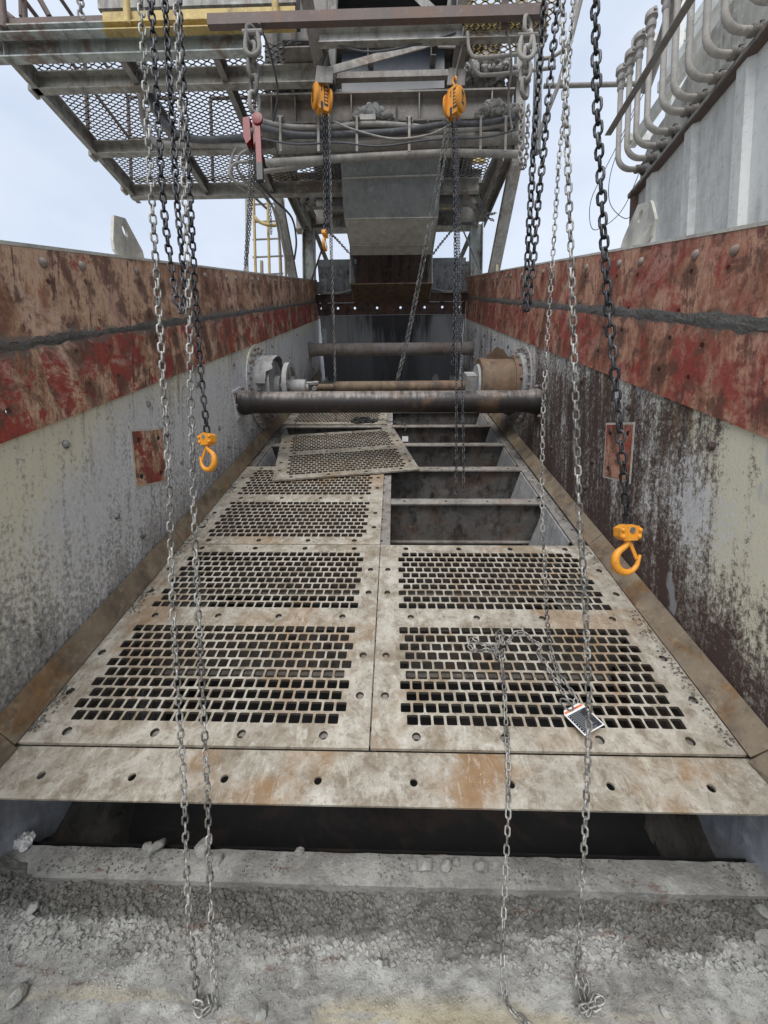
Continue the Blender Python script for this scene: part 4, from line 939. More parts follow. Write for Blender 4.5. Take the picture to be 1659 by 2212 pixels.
def expanded(x0, x1, y0, y1, z, L=0.105, S=0.0235, skip=None):
    mb = MB(); t = 0.0042; hh = 0.007; rows = int((y1 - y0) / S)
    for j in range(rows):
        i = 0; x = x0; yb = y0 + j * S; s = 1 if j % 2 else -1
        while x < x1 - 0.02:
            a = S * 0.5 * s * (1 if i % 2 else -1); b = -a
            pts = [(x, yb + a / 1.0), (x + L * 0.17, yb + a), (x + L * 0.5, yb + b)]
            for (xa, ya), (xb, yb2) in zip(pts, pts[1:]):
                if skip and skip((xa + xb) / 2, (ya + yb2) / 2): continue
                dx, dy = xb - xa, yb2 - ya; q = math.hypot(dx, dy); nx_, ny_ = -dy / q * t, dx / q * t
                mb.add([(xa - nx_, ya - ny_, z), (xb - nx_, yb2 - ny_, z), (xb + nx_, yb2 + ny_, z), (xa + nx_, ya + ny_, z), (xa - nx_, ya - ny_, z + hh), (xb - nx_, yb2 - ny_, z + hh), (xb + nx_, yb2 + ny_, z + hh), (xa + nx_, ya + ny_, z + hh)],
                       [(0, 3, 2, 1), (4, 5, 6, 7), (0, 1, 5, 4), (2, 3, 7, 6)])
            x += L * 0.5; i += 1
    return mb
g = W(expanded(XE + 0.06, -1.28, 3.94, 5.60, ZP + 0.185), 'grating', 'mesh'); tag(g, kind='stuff')
tag(W(expanded(-1.26, -0.62, 3.94, 5.60, ZP + 0.185, skip=lambda x, y: (x + 0.85) ** 2 / .05 + (y - 4.05) ** 2 / .02 < 1), 'grating', 'mesh'), kind='stuff')
W(MB().box((-1.10, 3.97, ZP + 0.19), (-0.64, 4.16, ZP + 0.20)), 'cover_plate', 'beam_dark')
tag(W(expanded(0.60, 1.20, 4.75, 5.60, ZP + 0.185), 'grating', 'mesh'), kind='stuff')
tag(W(expanded(0.62, 1.42, 3.25, 4.1, ZP + 0.185), 'grating', 'mesh_y'), kind='stuff')
tag(W(expanded(XE + 0.06, -1.28, 5.50, 5.60, ZP + 0.20), 'grating', 'mesh_y'), kind='stuff')
# guard rail standing on the walkway
def rail(pts, posts, mat, label, r=0.021, h=1.05, mid=0.52, name='guard_rail'):
    t = thing(name, label, 'guard rail', tuple(pts[0]))
    def A(mb, nm): return at_loc(mb, pts[0]).build(nm, mat, t, True)
    for dz, nm in ((h, 'top_rail'), (mid, 'mid_rail')):
        A(MB().tube([Vector(p) + Vector((0, 0, dz)) for p in pts], r, 10), nm)
    for p in posts: A(MB().tube([Vector(p), Vector(p) + Vector((0, 0, h))], r, 10), 'post')
    return t
zg = ZP + 0.195
rail([(XE + 0.05, 3.8, zg), (XE + 0.05, 5.5, zg), (-2.9, 5.55, zg)], [(XE + 0.05, 4.0, zg), (XE + 0.05, 4.75, zg), (XE + 0.05, 5.5, zg), (-2.9, 5.55, zg)], 'beam_brown', 'brown pipe guard rail above the far left corner of the walkway')
rail([(-2.5, 5.55, zg), (-1.3, 5.55, zg)], [(-2.5, 5.55, zg), (-1.9, 5.55, zg), (-1.35, 5.55, zg)], 'beam_brown', 'brown pipe guard rail along the back of the walkway')
# near upper storey: pale channel, kick plates, posts at the top left
upper = thing('upper_floor_edge', 'edge of the upper floor with pale and yellow kick plates at the top left', 'floor edge', (-2.0, 3.7, 4.2))
LU = (-2.0, 3.7, 4.2)
def U(mb, name, mat, smooth_=False): return at_loc(mb, LU).build(name, mat, upper, smooth_)
yk = 3.78
def zx(px, py, Y): p = at(px, py, Y=Y); return p.x, p.z
xa, za = zx(0, 92, yk); xb, zb = zx(232, 62, yk)
U(MB().channel((xa - 0.6, yk, (za + zb) / 2), (xb, yk, (za + zb) / 2), 0.07, abs(zb - za) - 0.02, 0.01, (0, 0, 1), 1), 'edge_channel', 'beam_blue')
xe, ze = zx(640, 50, yk)
U(MB().channel((xb + 0.004, yk, (za + zb) / 2), (xe, yk, (za + zb) / 2), 0.07, abs(zb - za) - 0.02, 0.01, (0, 0, 1), 1), 'edge_channel', 'yellow')
_, k0 = zx(100, 56, yk - 0.03); _, k1 = zx(100, 38, yk - 0.03); xk, _ = zx(222, 45, yk - 0.03)
U(MB().box((xa - 0.6, yk - 0.036, k0), (xk, yk - 0.03, k1)), 'kick_plate', 'beam_brown')
_, q0 = zx(430, 42, yk - 0.03); _, q1 = zx(430, 21, yk - 0.03); U(MB().box((xk + 0.003, yk - 0.036, q0), (xe, yk - 0.03, q1)), 'kick_plate', 'yellow')
U(MB().box((xk + 0.003, yk - 0.02, q0 - 0.05), (xe, yk - 0.012, q0 + 0.01)), 'shadow_strip', 'beam_dark')  # dark strip stands in for the shadow over the channel's top flange
tag(U(expanded(xa + 0.05, xb, yk + 0.07, yk + 0.14, zb + 0.01), 'grating', 'mesh'), kind='stuff')
for px, m_ in ((8, 'beam_brown'), (276, 'yellow'), (596, 'yellow')):
    x, _ = zx(px, 50, yk - 0.06); U(MB().tube([(x, yk - 0.06, za + 0.05), (x - 0.03, yk - 0.06, k1 + 1.2)], 0.030, 12), 'rail_post', m_, True)
for px0, py0, px1, py1 in ((48, 38, 46, -60), (108, 38, 70, -30), (2, 20, 32, 44)):
    a = at(px0, py0, Y=yk + 0.3); b = at(px1, py1, Y=yk + 0.3); U(MB().tube([a, b], 0.026, 10), 'rail_post', 'beam_brown', True)
# dark bluish machine box behind the yellow kick plate
a = at(222, 22, Y=4.02); b = at(636, -60, Y=4.02)
mbx = thing('machine_box', 'dark bluish steel box standing above the yellow kick plate', 'machine', (a.x, 4.02, a.z)); 
at_loc(MB().box((a.x, 4.02, a.z), (b.x, 4.25, b.z + 0.9)), (a.x, 4.02, a.z)).build('box_shell', 'dark_glass', mbx)
at_loc(MB().box((a.x - 0.02, 3.98, a.z - 0.03), (b.x + 0.02, 4.018, a.z + 0.06)), (a.x, 4.02, a.z)).build('bottom_rail', 'beam', mbx)
for px in (425, 560):
    x = at(px, 10, Y=4.0).x; at_loc(MB().box((x, 3.995, a.z + 0.062), (x + 0.05, 4.018, b.z + 0.9)), (a.x, 4.02, a.z)).build('box_rib', 'yellow', mbx)

# central frame that carries the chute
fr = thing('chute_support_frame', 'muddy steel girder frame that carries the feed chute and hoists', 'steel frame', (0, 4.3, 3.8))
LF = (0, 4.3, 3.8)
def Fp(mb, name, mat, smooth_=False, label=None):
    o = at_loc(mb, LF).build(name, mat, fr, smooth_)
    if label: o['label'] = label
    return o
a, b = at(556, 224, Y=4.3), at(1112, 206, Y=4.3); zc = (a.z + b.z) / 2
gt, gb = at(850, 196, Y=4.3).z, at(850, 262, Y=4.3).z
Fp(MB().ibeam((a.x, 4.38, (gt + gb) / 2), (b.x, 4.38, (gt + gb) / 2), 0.17, gt - gb, 0.018), 'main_girder', 'beam_dark', label='muddy main girder over the screen')
# brown square tube across the top, in front
a, b = at(450, 46, Y=3.45), at(1182, 28, Y=3.45)
Fp(MB().bar((a.x, 3.45, (a.z + b.z) / 2), (b.x, 3.45, (a.z + b.z) / 2), 0.05, 0.085), 'top_tube', 'beam_brown', label='rust brown square tube across the top')
# second member right behind it
a, b = at(690, 92, Y=3.9), at(1180, 74, Y=3.9); Fp(MB().channel((a.x, 3.9, (a.z + b.z) / 2), (b.x, 3.9, (a.z + b.z) / 2), 0.06, 0.13, 0.01, (0, 0, 1), 1), 'back_channel', 'beam')
# leaning and upright posts, brace
Fp(MB().bar(at(655, -40, Y=3.62), at(697, 178, Y=4.20), 0.11, 0.07, (0, 1, 0)), 'leaning_post', 'beam_dark')
Fp(MB().bar(at(722, -40, Y=4.02), at(716, 178, Y=4.25), 0.07, 0.07, (0, 1, 0)), 'post', 'beam')
Fp(MB().bar(at(1012, -40, Y=3.75), at(985, 182, Y=4.22), 0.12, 0.07, (0, 1, 0)), 'post', 'beam_dark')
Fp(MB().bar(at(702, 156, Y=4.08), at(966, 82, Y=4.0), 0.012, 0.075, (0, 0, 1)), 'diagonal_brace', 'beam')
Fp(MB().bar(at(900, -10, Y=3.8), at(942, 30, Y=3.6), 0.05, 0.06), 'short_brace', 'beam')
a, b = at(728, 168, Y=4.28), at(968, 156, Y=4.28); Fp(MB().bar((a.x, 4.28, a.z), (b.x, 4.28, a.z), 0.05, 0.06), 'lower_rail', 'beam_dark')
a, b = at(1100, -30, Y=3.5), at(1100, 60, Y=3.5)
Fp(MB().angle((a.x, 3.5, b.z), (a.x, 3.5, a.z), 0.06, 0.06, 0.008, (0, 1, 0)), 'hanger_angle', 'beam_brown')
# right-hand edge: column of pipes and a box column
a = at(1158, 330, Y=4.35); b = at(1182, -40, Y=4.35)
Fp(MB().bar((at(1120, 300, Y=4.42).x, 4.42, at(1120, 330, Y=4.42).z), (at(1120, 300, Y=4.42).x, 4.42, b.z), 0.10, 0.10, (0, 1, 0)), 'end_post', 'beam')
Fp(MB().tube([(a.x, 4.35, a.z), (a.x, 4.35, b.z)], 0.045, 14), 'drop_pipe', 'chute', True)
for px, rr in ((1040, 0.03),):
    Fp(MB().tube(smooth([at(1010, 70, Y=3.85), at(1015, 110, Y=3.85), at(1040, 125, Y=3.85), at(1160, 112, Y=3.85)]), 0.015, 12), 'bent_pipe', 'pipe_mud', True)
Fp(MB().tube(smooth([at(1015, 130, Y=3.95), at(1030, 156, Y=3.95), at(1060, 162, Y=3.95), at(1200, 146, Y=3.95)]), 0.015, 12), 'bent_pipe', 'pipe_mud', True)
# trestle behind the screen
Fp(MB().ibeam(at(640, 483, Y=6.9), at(1032, 476, Y=6.9), 0.16, 0.26, 0.014), 'trestle_beam', 'beam')
for px, k in ((667, -1), (1029, 1)):
    t0, b0 = at(px, 485, Y=6.9), at(px + 3 * k, 640, Y=6.9)
    Fp(MB().ibeam((t0.x, 6.9, b0.z - 1.5), (t0.x, 6.9, t0.z), 0.18, 0.2, 0.014, (1, 0, 0)), 'trestle_column', 'beam_blue')
# raking legs
for pts, w, m_ in ((((586, 352, 5.9), (637, 620, 6.3)), 0.13, 'beam'), (((600, 345, 5.5), (664, 488, 6.75)), 0.20, 'beam'), (((612, 345, 5.62), (676, 476, 6.8)), 0.10, 'beam_dark'),
                   (((1098, 330, 5.4), (1038, 478, 6.7)), 0.20, 'beam'), (((1082, 330, 5.6), (1030, 440, 6.75)), 0.09, 'beam_dark'), (((1116, 340, 5.6), (1060, 620, 6.4)), 0.16, 'beam')):
    (x0, y0, d0), (x1, y1, d1) = pts
    Fp(MB().ibeam(at(x0, y0, Y=d0), at(x1, y1, Y=d1), w, 0.14, 0.014, (0, 1, 0)), 'raking_leg', m_)
for pts in (((700, 350, 5.8), (668, 455, 6.3)), ((968, 350, 5.7), (1022, 450, 6.3))):
    (x0, y0, d0), (x1, y1, d1) = pts
    Fp(MB().bar(at(x0, y0, Y=d0), at(x1, y1, Y=d1), 0.014, 0.13, (0, 1, 0.2)), 'bracing_bar', 'beam')
for pts in (((672, 490, 6.95), (735, 650, 7.2)), ((1022, 485, 6.95), (950, 650, 7.2))):
    (x0, y0, d0), (x1, y1, d1) = pts
    Fp(MB().channel(at(x0, y0, Y=d0), at(x1, y1, Y=d1), 0.07, 0.10, 0.01, (0, 1, 0)), 'knee_brace', 'beam')
for px in (700, 1008):
    a = at(px, 568, Y=7.0); Fp(MB().bar((a.x, 7.0, a.z - 1.4), (a.x, 7.0, a.z), 0.09, 0.10, (0, 1, 0)), 'foot_post', 'beam_blue')
# gusset plates
for o3 in (((640, 440), (700, 430), (715, 480), (650, 488)), ((985, 430), (1035, 425), (1040, 478), (990, 480))):
    Fp(MB().poly([at(x, y, Y=6.75) for x, y in o3], (0, 0.012, 0)), 'gusset_plate', 'beam_dark')
# cross beams seen under the chute, behind
for y0, dep, m_ in ((395, 6.2, 'beam_dark'), (440, 6.5, 'beam_dark')):
    a, b = at(640, y0, Y=dep), at(1040, y0 - 8, Y=dep); Fp(MB().channel((a.x, dep, a.z), (b.x, dep, a.z), 0.07, 0.2, 0.012), 'rear_channel', m_)

Fp(MB().poly([at(x, y, Y=4.86) for x, y in ((572, -80), (742, -80), (742, 168), (572, 172))], (0, 0.012, 0)), 'cladding_sheet', 'beam_dark')
Fp(MB().poly([at(x, y, Y=4.86) for x, y in ((958, -80), (1016, -80), (1016, 160), (958, 165))], (0, 0.012, 0)), 'cladding_sheet', 'beam_dark')
for px in (600, 640, 1000): Fp(MB().channel((at(px, 60, Y=4.78).x, 4.78, 4.05), (at(px, 60, Y=4.78).x, 4.78, 6.2), 0.05, 0.08, 0.008, (0, 1, 0)), 'cladding_post', 'beam')
Fp(MB().box((-1.25, 4.6, 4.92), (1.2, 7.3, 4.935)), 'shading_plate', 'beam_dark')  # plate added overhead to darken the chute and trestle below it
for x in (-1.1, -0.3, 0.4, 1.0): Fp(MB().channel((x, 4.6, 4.82), (x, 7.3, 4.82), 0.06, 0.17, 0.01), 'shading_plate_joist', 'beam_dark')  # joists under the added shading plate
# ------------------------------------------------------------------ feed chute
ch = thing('feed_chute', 'grey folded plate feed chute emptying onto the top of the screen', 'chute', tuple(at(845, 612, Y=6.3)))
LC = tuple(ch.location)
def C(mb, name, mat): return at_loc(mb, LC).build(name, mat, ch)
def strip4(l0, r0, l1, r1, mat, name='chute_plate', th=0.01):
    return C(MB().poly([at(*l0[:2], Y=l0[2]), at(*r0[:2], Y=r0[2]), at(*r1[:2], Y=r1[2]), at(*l1[:2], Y=l1[2])], (0, th, 0)), name, mat)
S = [((726, 250, 4.75), (968, 240, 4.75)), ((738, 345, 5.1), (950, 338, 5.1)), ((740, 385, 5.25), (950, 378, 5.25)), ((745, 473, 5.55), (945, 470, 5.55)), ((757, 531, 5.95), (933, 529, 5.95)), ((757, 551, 6.1), (933, 549, 6.1))]
for k, m_ in enumerate(('chute', 'chute', 'chute', 'chute_pale', 'chute_pale')):
    (l0, r0), (l1, r1) = S[k], S[k + 1]; strip4(l0, r0, l1, r1, m_)
# side plates run back from the front plates
for side_, k in (('l', 0), ('r', 1)):
    pts = [at(*S[i][k][:2], Y=S[i][k][2]) for i in range(len(S))]
    back = [Vector((p.x, p.y + 0.75, p.z + 0.1)) for p in reversed(pts)]
    C(MB().poly(pts + back, (0.012 * (1 if k else -1), 0, 0)), 'chute_side', 'chute')
    lo = at(S[-1][k][0], 612, Y=6.2); C(MB().poly([pts[-1], Vector((pts[-1].x, 6.85, pts[-1].z)), Vector((lo.x, 6.85, lo.z)), lo], (0.012 * (1 if k else -1), 0, 0)), 'mouth_cheek', 'chute_pale')
a, b = at(757, 551, Y=6.85), at(933, 640, Y=6.85)
C(MB().box((a.x, 6.85, b.z), (b.x, 6.86, a.z + 0.6)), 'mouth_back', 'blackband')
a, b = at(757, 612, Y=6.2), at(933, 612, Y=6.2); C(MB().box((a.x, 6.2, a.z - 0.02), (b.x, 6.84, a.z)), 'mouth_floor', 'castbrown')
# flange lines on the chute
for k in (2, 3, 4):
    (l0, r0) = S[k]; a, b = at(l0[0], l0[1], Y=l0[2] - 0.012), at(r0[0], r0[1], Y=r0[2] - 0.012); C(MB().bar(a, b, 0.016, 0.012), 'seam_bar', 'chute_pale')
# hopper panel above the girder and black sheets standing in for the dark void over it
hp_ = thing('hopper_front', 'dark grey hopper panel behind the diagonal brace', 'hopper', tuple(at(845, 150, Y=4.7)))
LH = tuple(hp_.location)
o4 = [at(x, y, Y=4.72) for x, y in ((738, 96), (960, 84), (960, 190), (738, 200))]
at_loc(MB().poly(o4, (0, 0.01, 0)), LH).build('hopper_plate', 'dark_glass', hp_)
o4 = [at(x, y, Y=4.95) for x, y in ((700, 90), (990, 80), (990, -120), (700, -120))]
at_loc(MB().poly(o4, (0, 0.01, 0)), LH).build('void_back', 'black', hp_)
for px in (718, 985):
    a = at(px, 100, Y=4.5); at_loc(MB().box((a.x - 0.008, 4.45, a.z - 0.5), (a.x + 0.008, 4.98, a.z + 1.0)), LH).build('void_cheek', 'black', hp_)
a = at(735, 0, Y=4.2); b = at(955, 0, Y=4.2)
at_loc(MB().box((a.x - .1, 4.1, at(800, -90, Y=4.2).z), (b.x + .1, 4.95, at(800, -90, Y=4.2).z + .02)), LH).build('shading_roof', 'black', hp_)  # unseen roof added to shade the hopper panel

# ------------------------------------------------------------------ pipes and hoses under the girder
def pipe(name, label, pts, r, mat, cat='pipe', sm=True, n=12):
    P = [at(x, y, Y=d) for x, y, d in pts]; P = smooth(P) if sm and len(P) > 2 else P
    o = MB().tube([p - P[0] for p in P], r, n).build(name, mat, None, True); o.location = P[0]; return tag(o, label, cat)
pipe('hose', 'black corrugated hose sagging along the girder bottom', [(560, 275, 4.2), (640, 292, 4.2), (720, 291, 4.2), (800, 288, 4.2), (870, 283, 4.2), (960, 270, 4.2), (1040, 268, 4.2), (1112, 255, 4.2)], 0.028, 'hose', 'hose')
pipe('hose', 'dusty hose above the corrugated one along the girder', [(565, 262, 4.22), (620, 274, 4.22), (700, 276, 4.22), (790, 268, 4.22), (880, 272, 4.22), (985, 283, 4.22), (1112, 262, 4.22)], 0.024, 'pipe_mud', 'hose')
pipe('hose', 'thin grey conduit just under the corrugated hose', [(575, 283, 4.25), (720, 300, 4.25), (850, 296, 4.25), (1000, 284, 4.25), (1112, 268, 4.25)], 0.012, 'pipe_mud', 'conduit')
pipe('water_pipe', 'thick muddy water pipe below the hoses', [(600, 318, 4.35), (1120, 298, 4.35)], 0.055, 'pipe_mud', 'pipe')
pipe('water_pipe', 'slimmer pale pipe lowest but one over the chute', [(575, 352, 4.3), (680, 346, 4.3), (850, 336, 4.3), (960, 331, 4.3)], 0.034, 'pipe_mud', 'pipe')
pipe('water_pipe', 'short rusty pipe at the right end above the yellow machine', [(960, 330, 4.28), (1118, 333, 4.28)], 0.034, 'pipe_mud', 'pipe')
pipe('water_pipe', 'thin pipe rising under the pale pipe at the left', [(560, 372, 4.4), (640, 362, 4.4), (720, 345, 4.4)], 0.022, 'pipe_mud', 'pipe')
pipe('water_pipe', 'dark pipe behind the thick water pipe', [(600, 335, 4.6), (1120, 316, 4.6)], 0.04, 'beam_dark', 'pipe')  # drawn in the darker steel colour
pipe('conduit', 'grey conduit dropping through the walkway and bending to the girder', [(301, 140, 4.3), (303, 200, 4.3), (312, 270, 4.3), (330, 302, 4.3), (360, 312, 4.3), (470, 312, 4.3), (540, 318, 4.3)], 0.030, 'pipe_mud', 'conduit')
pipe('hose', 'black hose looping from the conduit to the red lever hoist', [(318, 150, 4.25), (330, 220, 4.25), (360, 270, 4.25), (400, 295, 4.25), (450, 302, 4.25), (540, 296, 4.25)], 0.030, 'hose', 'hose')
for k, (lab, pts) in enumerate((('outer grey cable loop left of the lever hoist', [(545, 300, 4.3), (512, 318, 4.3), (497, 360, 4.3), (505, 390, 4.35), (560, 415, 4.6), (600, 470, 5.2), (617, 560, 6.0), (618, 640, 6.2)]),
                                ('middle grey cable loop left of the lever hoist', [(545, 318, 4.3), (518, 335, 4.3), (513, 365, 4.35), (540, 400, 4.6), (585, 440, 5.2), (604, 520, 5.8), (610, 640, 6.2)]),
                                ('inner grey cable loop left of the lever hoist', [(548, 352, 4.35), (520, 350, 4.3), (500, 362, 4.3), (510, 395, 4.4), (548, 425, 4.6), (575, 450, 5.0)]),
                                ('dark cable swinging right towards the raking legs', [(550, 385, 4.5), (590, 430, 5.0), (630, 470, 5.6), (640, 520, 6.0), (636, 560, 6.0)]))):
    pipe('cable', lab, pts, 0.014, 'pipe_mud' if k < 3 else 'hose', 'cable')
pipe('pipe_rail', 'dark horizontal pipe crossing the sky to the building', [(1175, 186, 4.5), (1380, 181, 4.5)], 0.022, 'beam_dark', 'pipe')
pipe('pipe_rail', 'dark slanted pipe leaning at the right end of the frame', [(1262, -30, 4.0), (1240, 60, 4.05), (1208, 180, 4.1), (1160, 300, 4.2)], 0.020, 'beam_dark', 'pipe', sm=False)
pipe('hose', 'grey hose curving from the slanted pipe into the frame', [(1245, -10, 3.9), (1238, 60, 3.95), (1222, 100, 4.0), (1195, 122, 4.05), (1165, 128, 4.1)], 0.016, 'pipe_mud', 'hose')
pipe('rod', 'rusty red rod leaning beside the left trestle column', [(668, 620, 6.4), (699, 528, 6.4)], 0.014, 'rustrod', 'rod', sm=False)
pipe('rod', 'dark rod leaning beside the right trestle column', [(985, 460, 6.3), (1043, 600, 6.35)], 0.012, 'beam_dark', 'rod', sm=False)
# mud heaps on the girder
def heap(name, label, pts, Y, depth, seed, mat='mud'):
    'crumbly heap: lumps packed under the outline pts'
    rr = random.Random(seed); hs = [at(a, b, Y=Y) for a, b in pts]; x0, x1 = hs[0].x, hs[-1].x; base = min(hs[0].z, hs[-1].z); mb = MB()
    n = int(260 * (x1 - x0) / 0.7) + 40
    src = [ROCKS[k] for k in range(7)]
    for k in range(n):
        x = rr.uniform(x0, x1); top = float(np.interp(x, [p.x for p in hs], [p.z for p in hs])); t = rr.uniform(-1, 1)
        hgt = (top - base) * (1 - t * t) ** 0.6; r = rr.choice((0.012, 0.018, 0.025, 0.035, 0.05)) * (0.6 + 0.6 * min(1, hgt / 0.15))
        z = base + (hgt - r * 0.5) * rr.random() ** 0.45
        me = src[rr.randrange(7)]; q = Matrix.Rotation(rr.uniform(0, 6), 3, Vector((rr.uniform(-1, 1), rr.uniform(-1, 1), 1)).normalized())
        mb.add([q @ v.co * r + Vector((x - x0, t * depth / 2, max(z, base) - base)) for v in me.vertices], [tuple(p.vertices) for p in me.polygons])
    o = mb.build(name, mat, None, False); o.location = (x0, Y, base); return tag(o, label, 'mud')
heap('mud_heap', 'low grey mud heap on the girder left of the left orange hoist', [(575, 190), (620, 182), (660, 172), (690, 158), (715, 165), (735, 188)], 4.38, 0.2, 1)
heap('mud_heap', 'tall crumbly mud heap on the girder right of the right orange hoist', [(990, 182), (1015, 128), (1040, 120), (1062, 112), (1085, 122), (1098, 150), (1120, 145), (1140, 178)], 4.38, 0.25, 7)
heap('mud_heap', 'pale mud splash stuck on the middle of the girder web', [(760, 258), (785, 232), (800, 222), (815, 228), (835, 245), (850, 256)], 4.30, 0.10, 13, 'rubble')
heap('mud_heap', 'mud ridge on the bottom flange at the right of the girder', [(1025, 258), (1045, 228), (1070, 215), (1090, 228), (1118, 225), (1125, 246)], 4.31, 0.10, 19)
heap('mud_heap', 'mud clod caught between the left raking leg and bar', [(652, 440), (662, 395), (672, 405), (680, 440)], 6.1, 0.2, 23)
heap('mud_ridge', 'ridge of mud clods packed between the two lower pipes over the chute', [(588, 336)] + [(600 + k * 13, 320 - k * 0.45 + rnd.uniform(-9, 9)) for k in range(38)] + [(1105, 312)], 4.46, 0.12, 31)
# fittings on the girder: clamps, stiffeners, bolts, conduit box, bracket
for px in (606, 688, 771, 884, 1038, 1092):
    a = at(px, 256, Y=4.17); b = at(px, 330, Y=4.17)
    Fp(MB().box((a.x - 0.012, 4.15, b.z), (a.x + 0.012, 4.158, a.z)), 'hose_clamp', 'beam'); Fp(MB().box((a.x - 0.03, 4.15, a.z), (a.x + 0.03, 4.30, a.z + 0.012)), 'clamp_foot', 'beam')
for px in (590, 640, 760, 905, 1060): x = at(px, 230, Y=4.36).x; Fp(MB().box((x - 0.006, 4.30, gb + 0.02), (x + 0.006, 4.37, gt - 0.02)), 'web_stiffener', 'beam_dark')
for k in range(16):
    x = -1.3 + k * 0.165; o = link('flange_bolt', HEX, fr, Matrix.Translation(Vector((x, 4.305, gb - 0.001)) - Vector(LF)) @ Matrix.Rotation(math.pi, 4, 'X'))
a = at(795, 262, Y=4.24); Fp(MB().bar((a.x - 0.08, 4.22, a.z), (a.x + 0.08, 4.22, a.z), 0.06, 0.05), 'conduit_box', 'pipe_pale')
a = at(857, 232, Y=4.27); b = at(857, 284, Y=4.27)
Fp(MB().box((a.x - 0.014, 4.25, b.z), (a.x + 0.014, 4.27, a.z)), 'black_bracket', 'black'); Fp(MB().box((a.x - 0.06, 4.24, b.z - 0.01), (a.x + 0.06, 4.28, b.z + 0.05)), 'black_bracket', 'black')
for px, py in ((700, 60), (984, 60), (700, 160), (986, 165), (966, 84)):
    q = at(px, py, Y=3.98); Fp(MB().poly([q + Vector(v) for v in ((-0.09, 0, -0.07), (0.08, 0, -0.08), (0.09, 0, 0.06), (-0.07, 0, 0.08))], (0, 0.012, 0)), 'gusset_plate', 'beam_dark')
for lab, pts, r_, m_ in (('thin black cable sagging under the corrugated hose', [(565, 300, 4.15), (640, 312, 4.15), (730, 308, 4.15), (820, 316, 4.15), (930, 302, 4.15), (1050, 296, 4.15), (1115, 280, 4.15)], 0.008, 'hose'),
                        ('grey cable looping below the girder at its middle', [(720, 262, 4.14), (770, 282, 4.14), (850, 300, 4.14), (930, 290, 4.14), (985, 262, 4.14)], 0.009, 'pipe_mud'),
                        ('black cable hanging from the brown top tube at the left', [(560, 50, 3.42), (585, 120, 3.6), (600, 200, 3.9), (590, 262, 4.1)], 0.009, 'hose'),
                        ('thin cable crossing above the diagonal brace', [(715, 95, 3.88), (800, 112, 3.88), (900, 96, 3.88), (985, 70, 3.88)], 0.008, 'hose'),
                        ('grey cable dropping behind the right heavy chain', [(1095, 60, 3.6), (1105, 140, 3.8), (1098, 210, 4.1), (1108, 300, 4.2)], 0.010, 'pipe_mud')):
    pipe('cable', lab, pts, r_, m_, 'cable')
for y in (4.16, 4.92, 5.60):
    for x in (XE + 0.01, -2.60, -1.70):
        W(MB().box((x + 0.004, y - 0.07, ZP + 0.02), (x + 0.012, y - 0.005, ZP + 0.14)), 'clip_angle', 'beam_dark')
heap('mud_heap', 'clump of mud caught on the walkway grating beside the middle stringer', [at_px for at_px in ((395, 170), (405, 155), (418, 150), (432, 158), (440, 172))], 4.62, 0.12, 41)

# ================================================================== WHITE BUILDING at the right
BX, BF = 2.4, 2.86          # wall plane and height of the ledge
bld = thing('white_building', 'white ribbed sheet building with rusty ledge beside the screen', 'building', (BX, 2.5, -3.0))
LB = (BX, 2.5, -3.0)
def B(mb, name, mat, sm=False): return at_loc(mb, LB).build(name, mat, bld, sm)
YC = 4.06                   # far corner
B(MB().box((BX, -3.0, -8.5), (BX + 0.02, YC, BF)), 'lower_wall', 'white_wall')
B(MB().box((BX + 0.021, YC - 0.021, -8.5), (BX + 6, YC - 0.001, BF - 0.001)), 'end_wall', 'white_wall')
for y in np.arange(-2.3, 4.0, 0.475):
    yy = y - 0.05
    B(MB().sweep((BX - 0.001, yy, -8.5), (BX - 0.001, yy, BF - 0.012), [(-0.065, 0), (0.065, 0), (0.04, 0.045), (-0.04, 0.045)], (-1, 0, 0)), 'wall_rib', 'white_wall')
B(MB().box((BX - 0.07, -3.0, BF - 0.010), (BX + 0.03, YC + 0.05, BF)), 'ledge', 'beam_brown')
B(MB().box((BX - 0.075, -3.0, BF + 0.002), (BX - 0.067, YC + 0.05, BF + 0.03)), 'ledge_upstand', 'beam')
# upper, sloping dirty sheet with ragged end
up = [(YC + 0.02, BF), (YC + 0.02, BF + 0.26), (YC - 0.12, BF + 0.42), (YC - 0.35, BF + 0.44), (3.3, BF + 0.60), (2.9, BF + 0.62), (2.85, BF + 0.78), (2.4, BF + 0.85), (1.4, BF + 1.0), (-3, BF + 1.0), (-3, BF)]
B(MB().poly([(BX + 0.025, y, z) for y, z in up], (0.012, 0, 0)), 'upper_sheet', 'white_dirty')
# steel frame with pale rails behind the pipes
for dz, dx, m_ in ((0.72, 0.10, 'white_wall'), (1.25, 0.35, 'white_wall'), (1.75, 0.6, 'white_wall')):
    B(MB().bar((BX + dx, -3, BF + dz), (BX + dx, YC + 0.3, BF + dz), 0.05, 0.10), 'frame_rail', m_)
for y in (4.25, 3.4, 2.4): B(MB().bar((BX + 0.42, y, BF - 0.5), (BX + 0.42, y, BF + 3.2), 0.09, 0.09, (0, 1, 0)), 'frame_post', 'white_wall')
for z in (0.75, 1.7): B(MB().bar((BX + 0.05, 4.35, BF + z), (BX + 2.5, 4.35, BF + z), 0.06, 0.07), 'frame_rail', 'white_wall')
# dark guide rail in front of the pipes
g0, g1 = at(1320, 284, X=1.95), at(1512, -5, X=1.95); zz = (g0.z + g1.z) / 2
B(MB().angle((1.95, g0.y, zz), (1.95, -0.5, zz), 0.055, 0.05, 0.008, (0, 0, 1)), 'guide_rail', 'beam_dark')
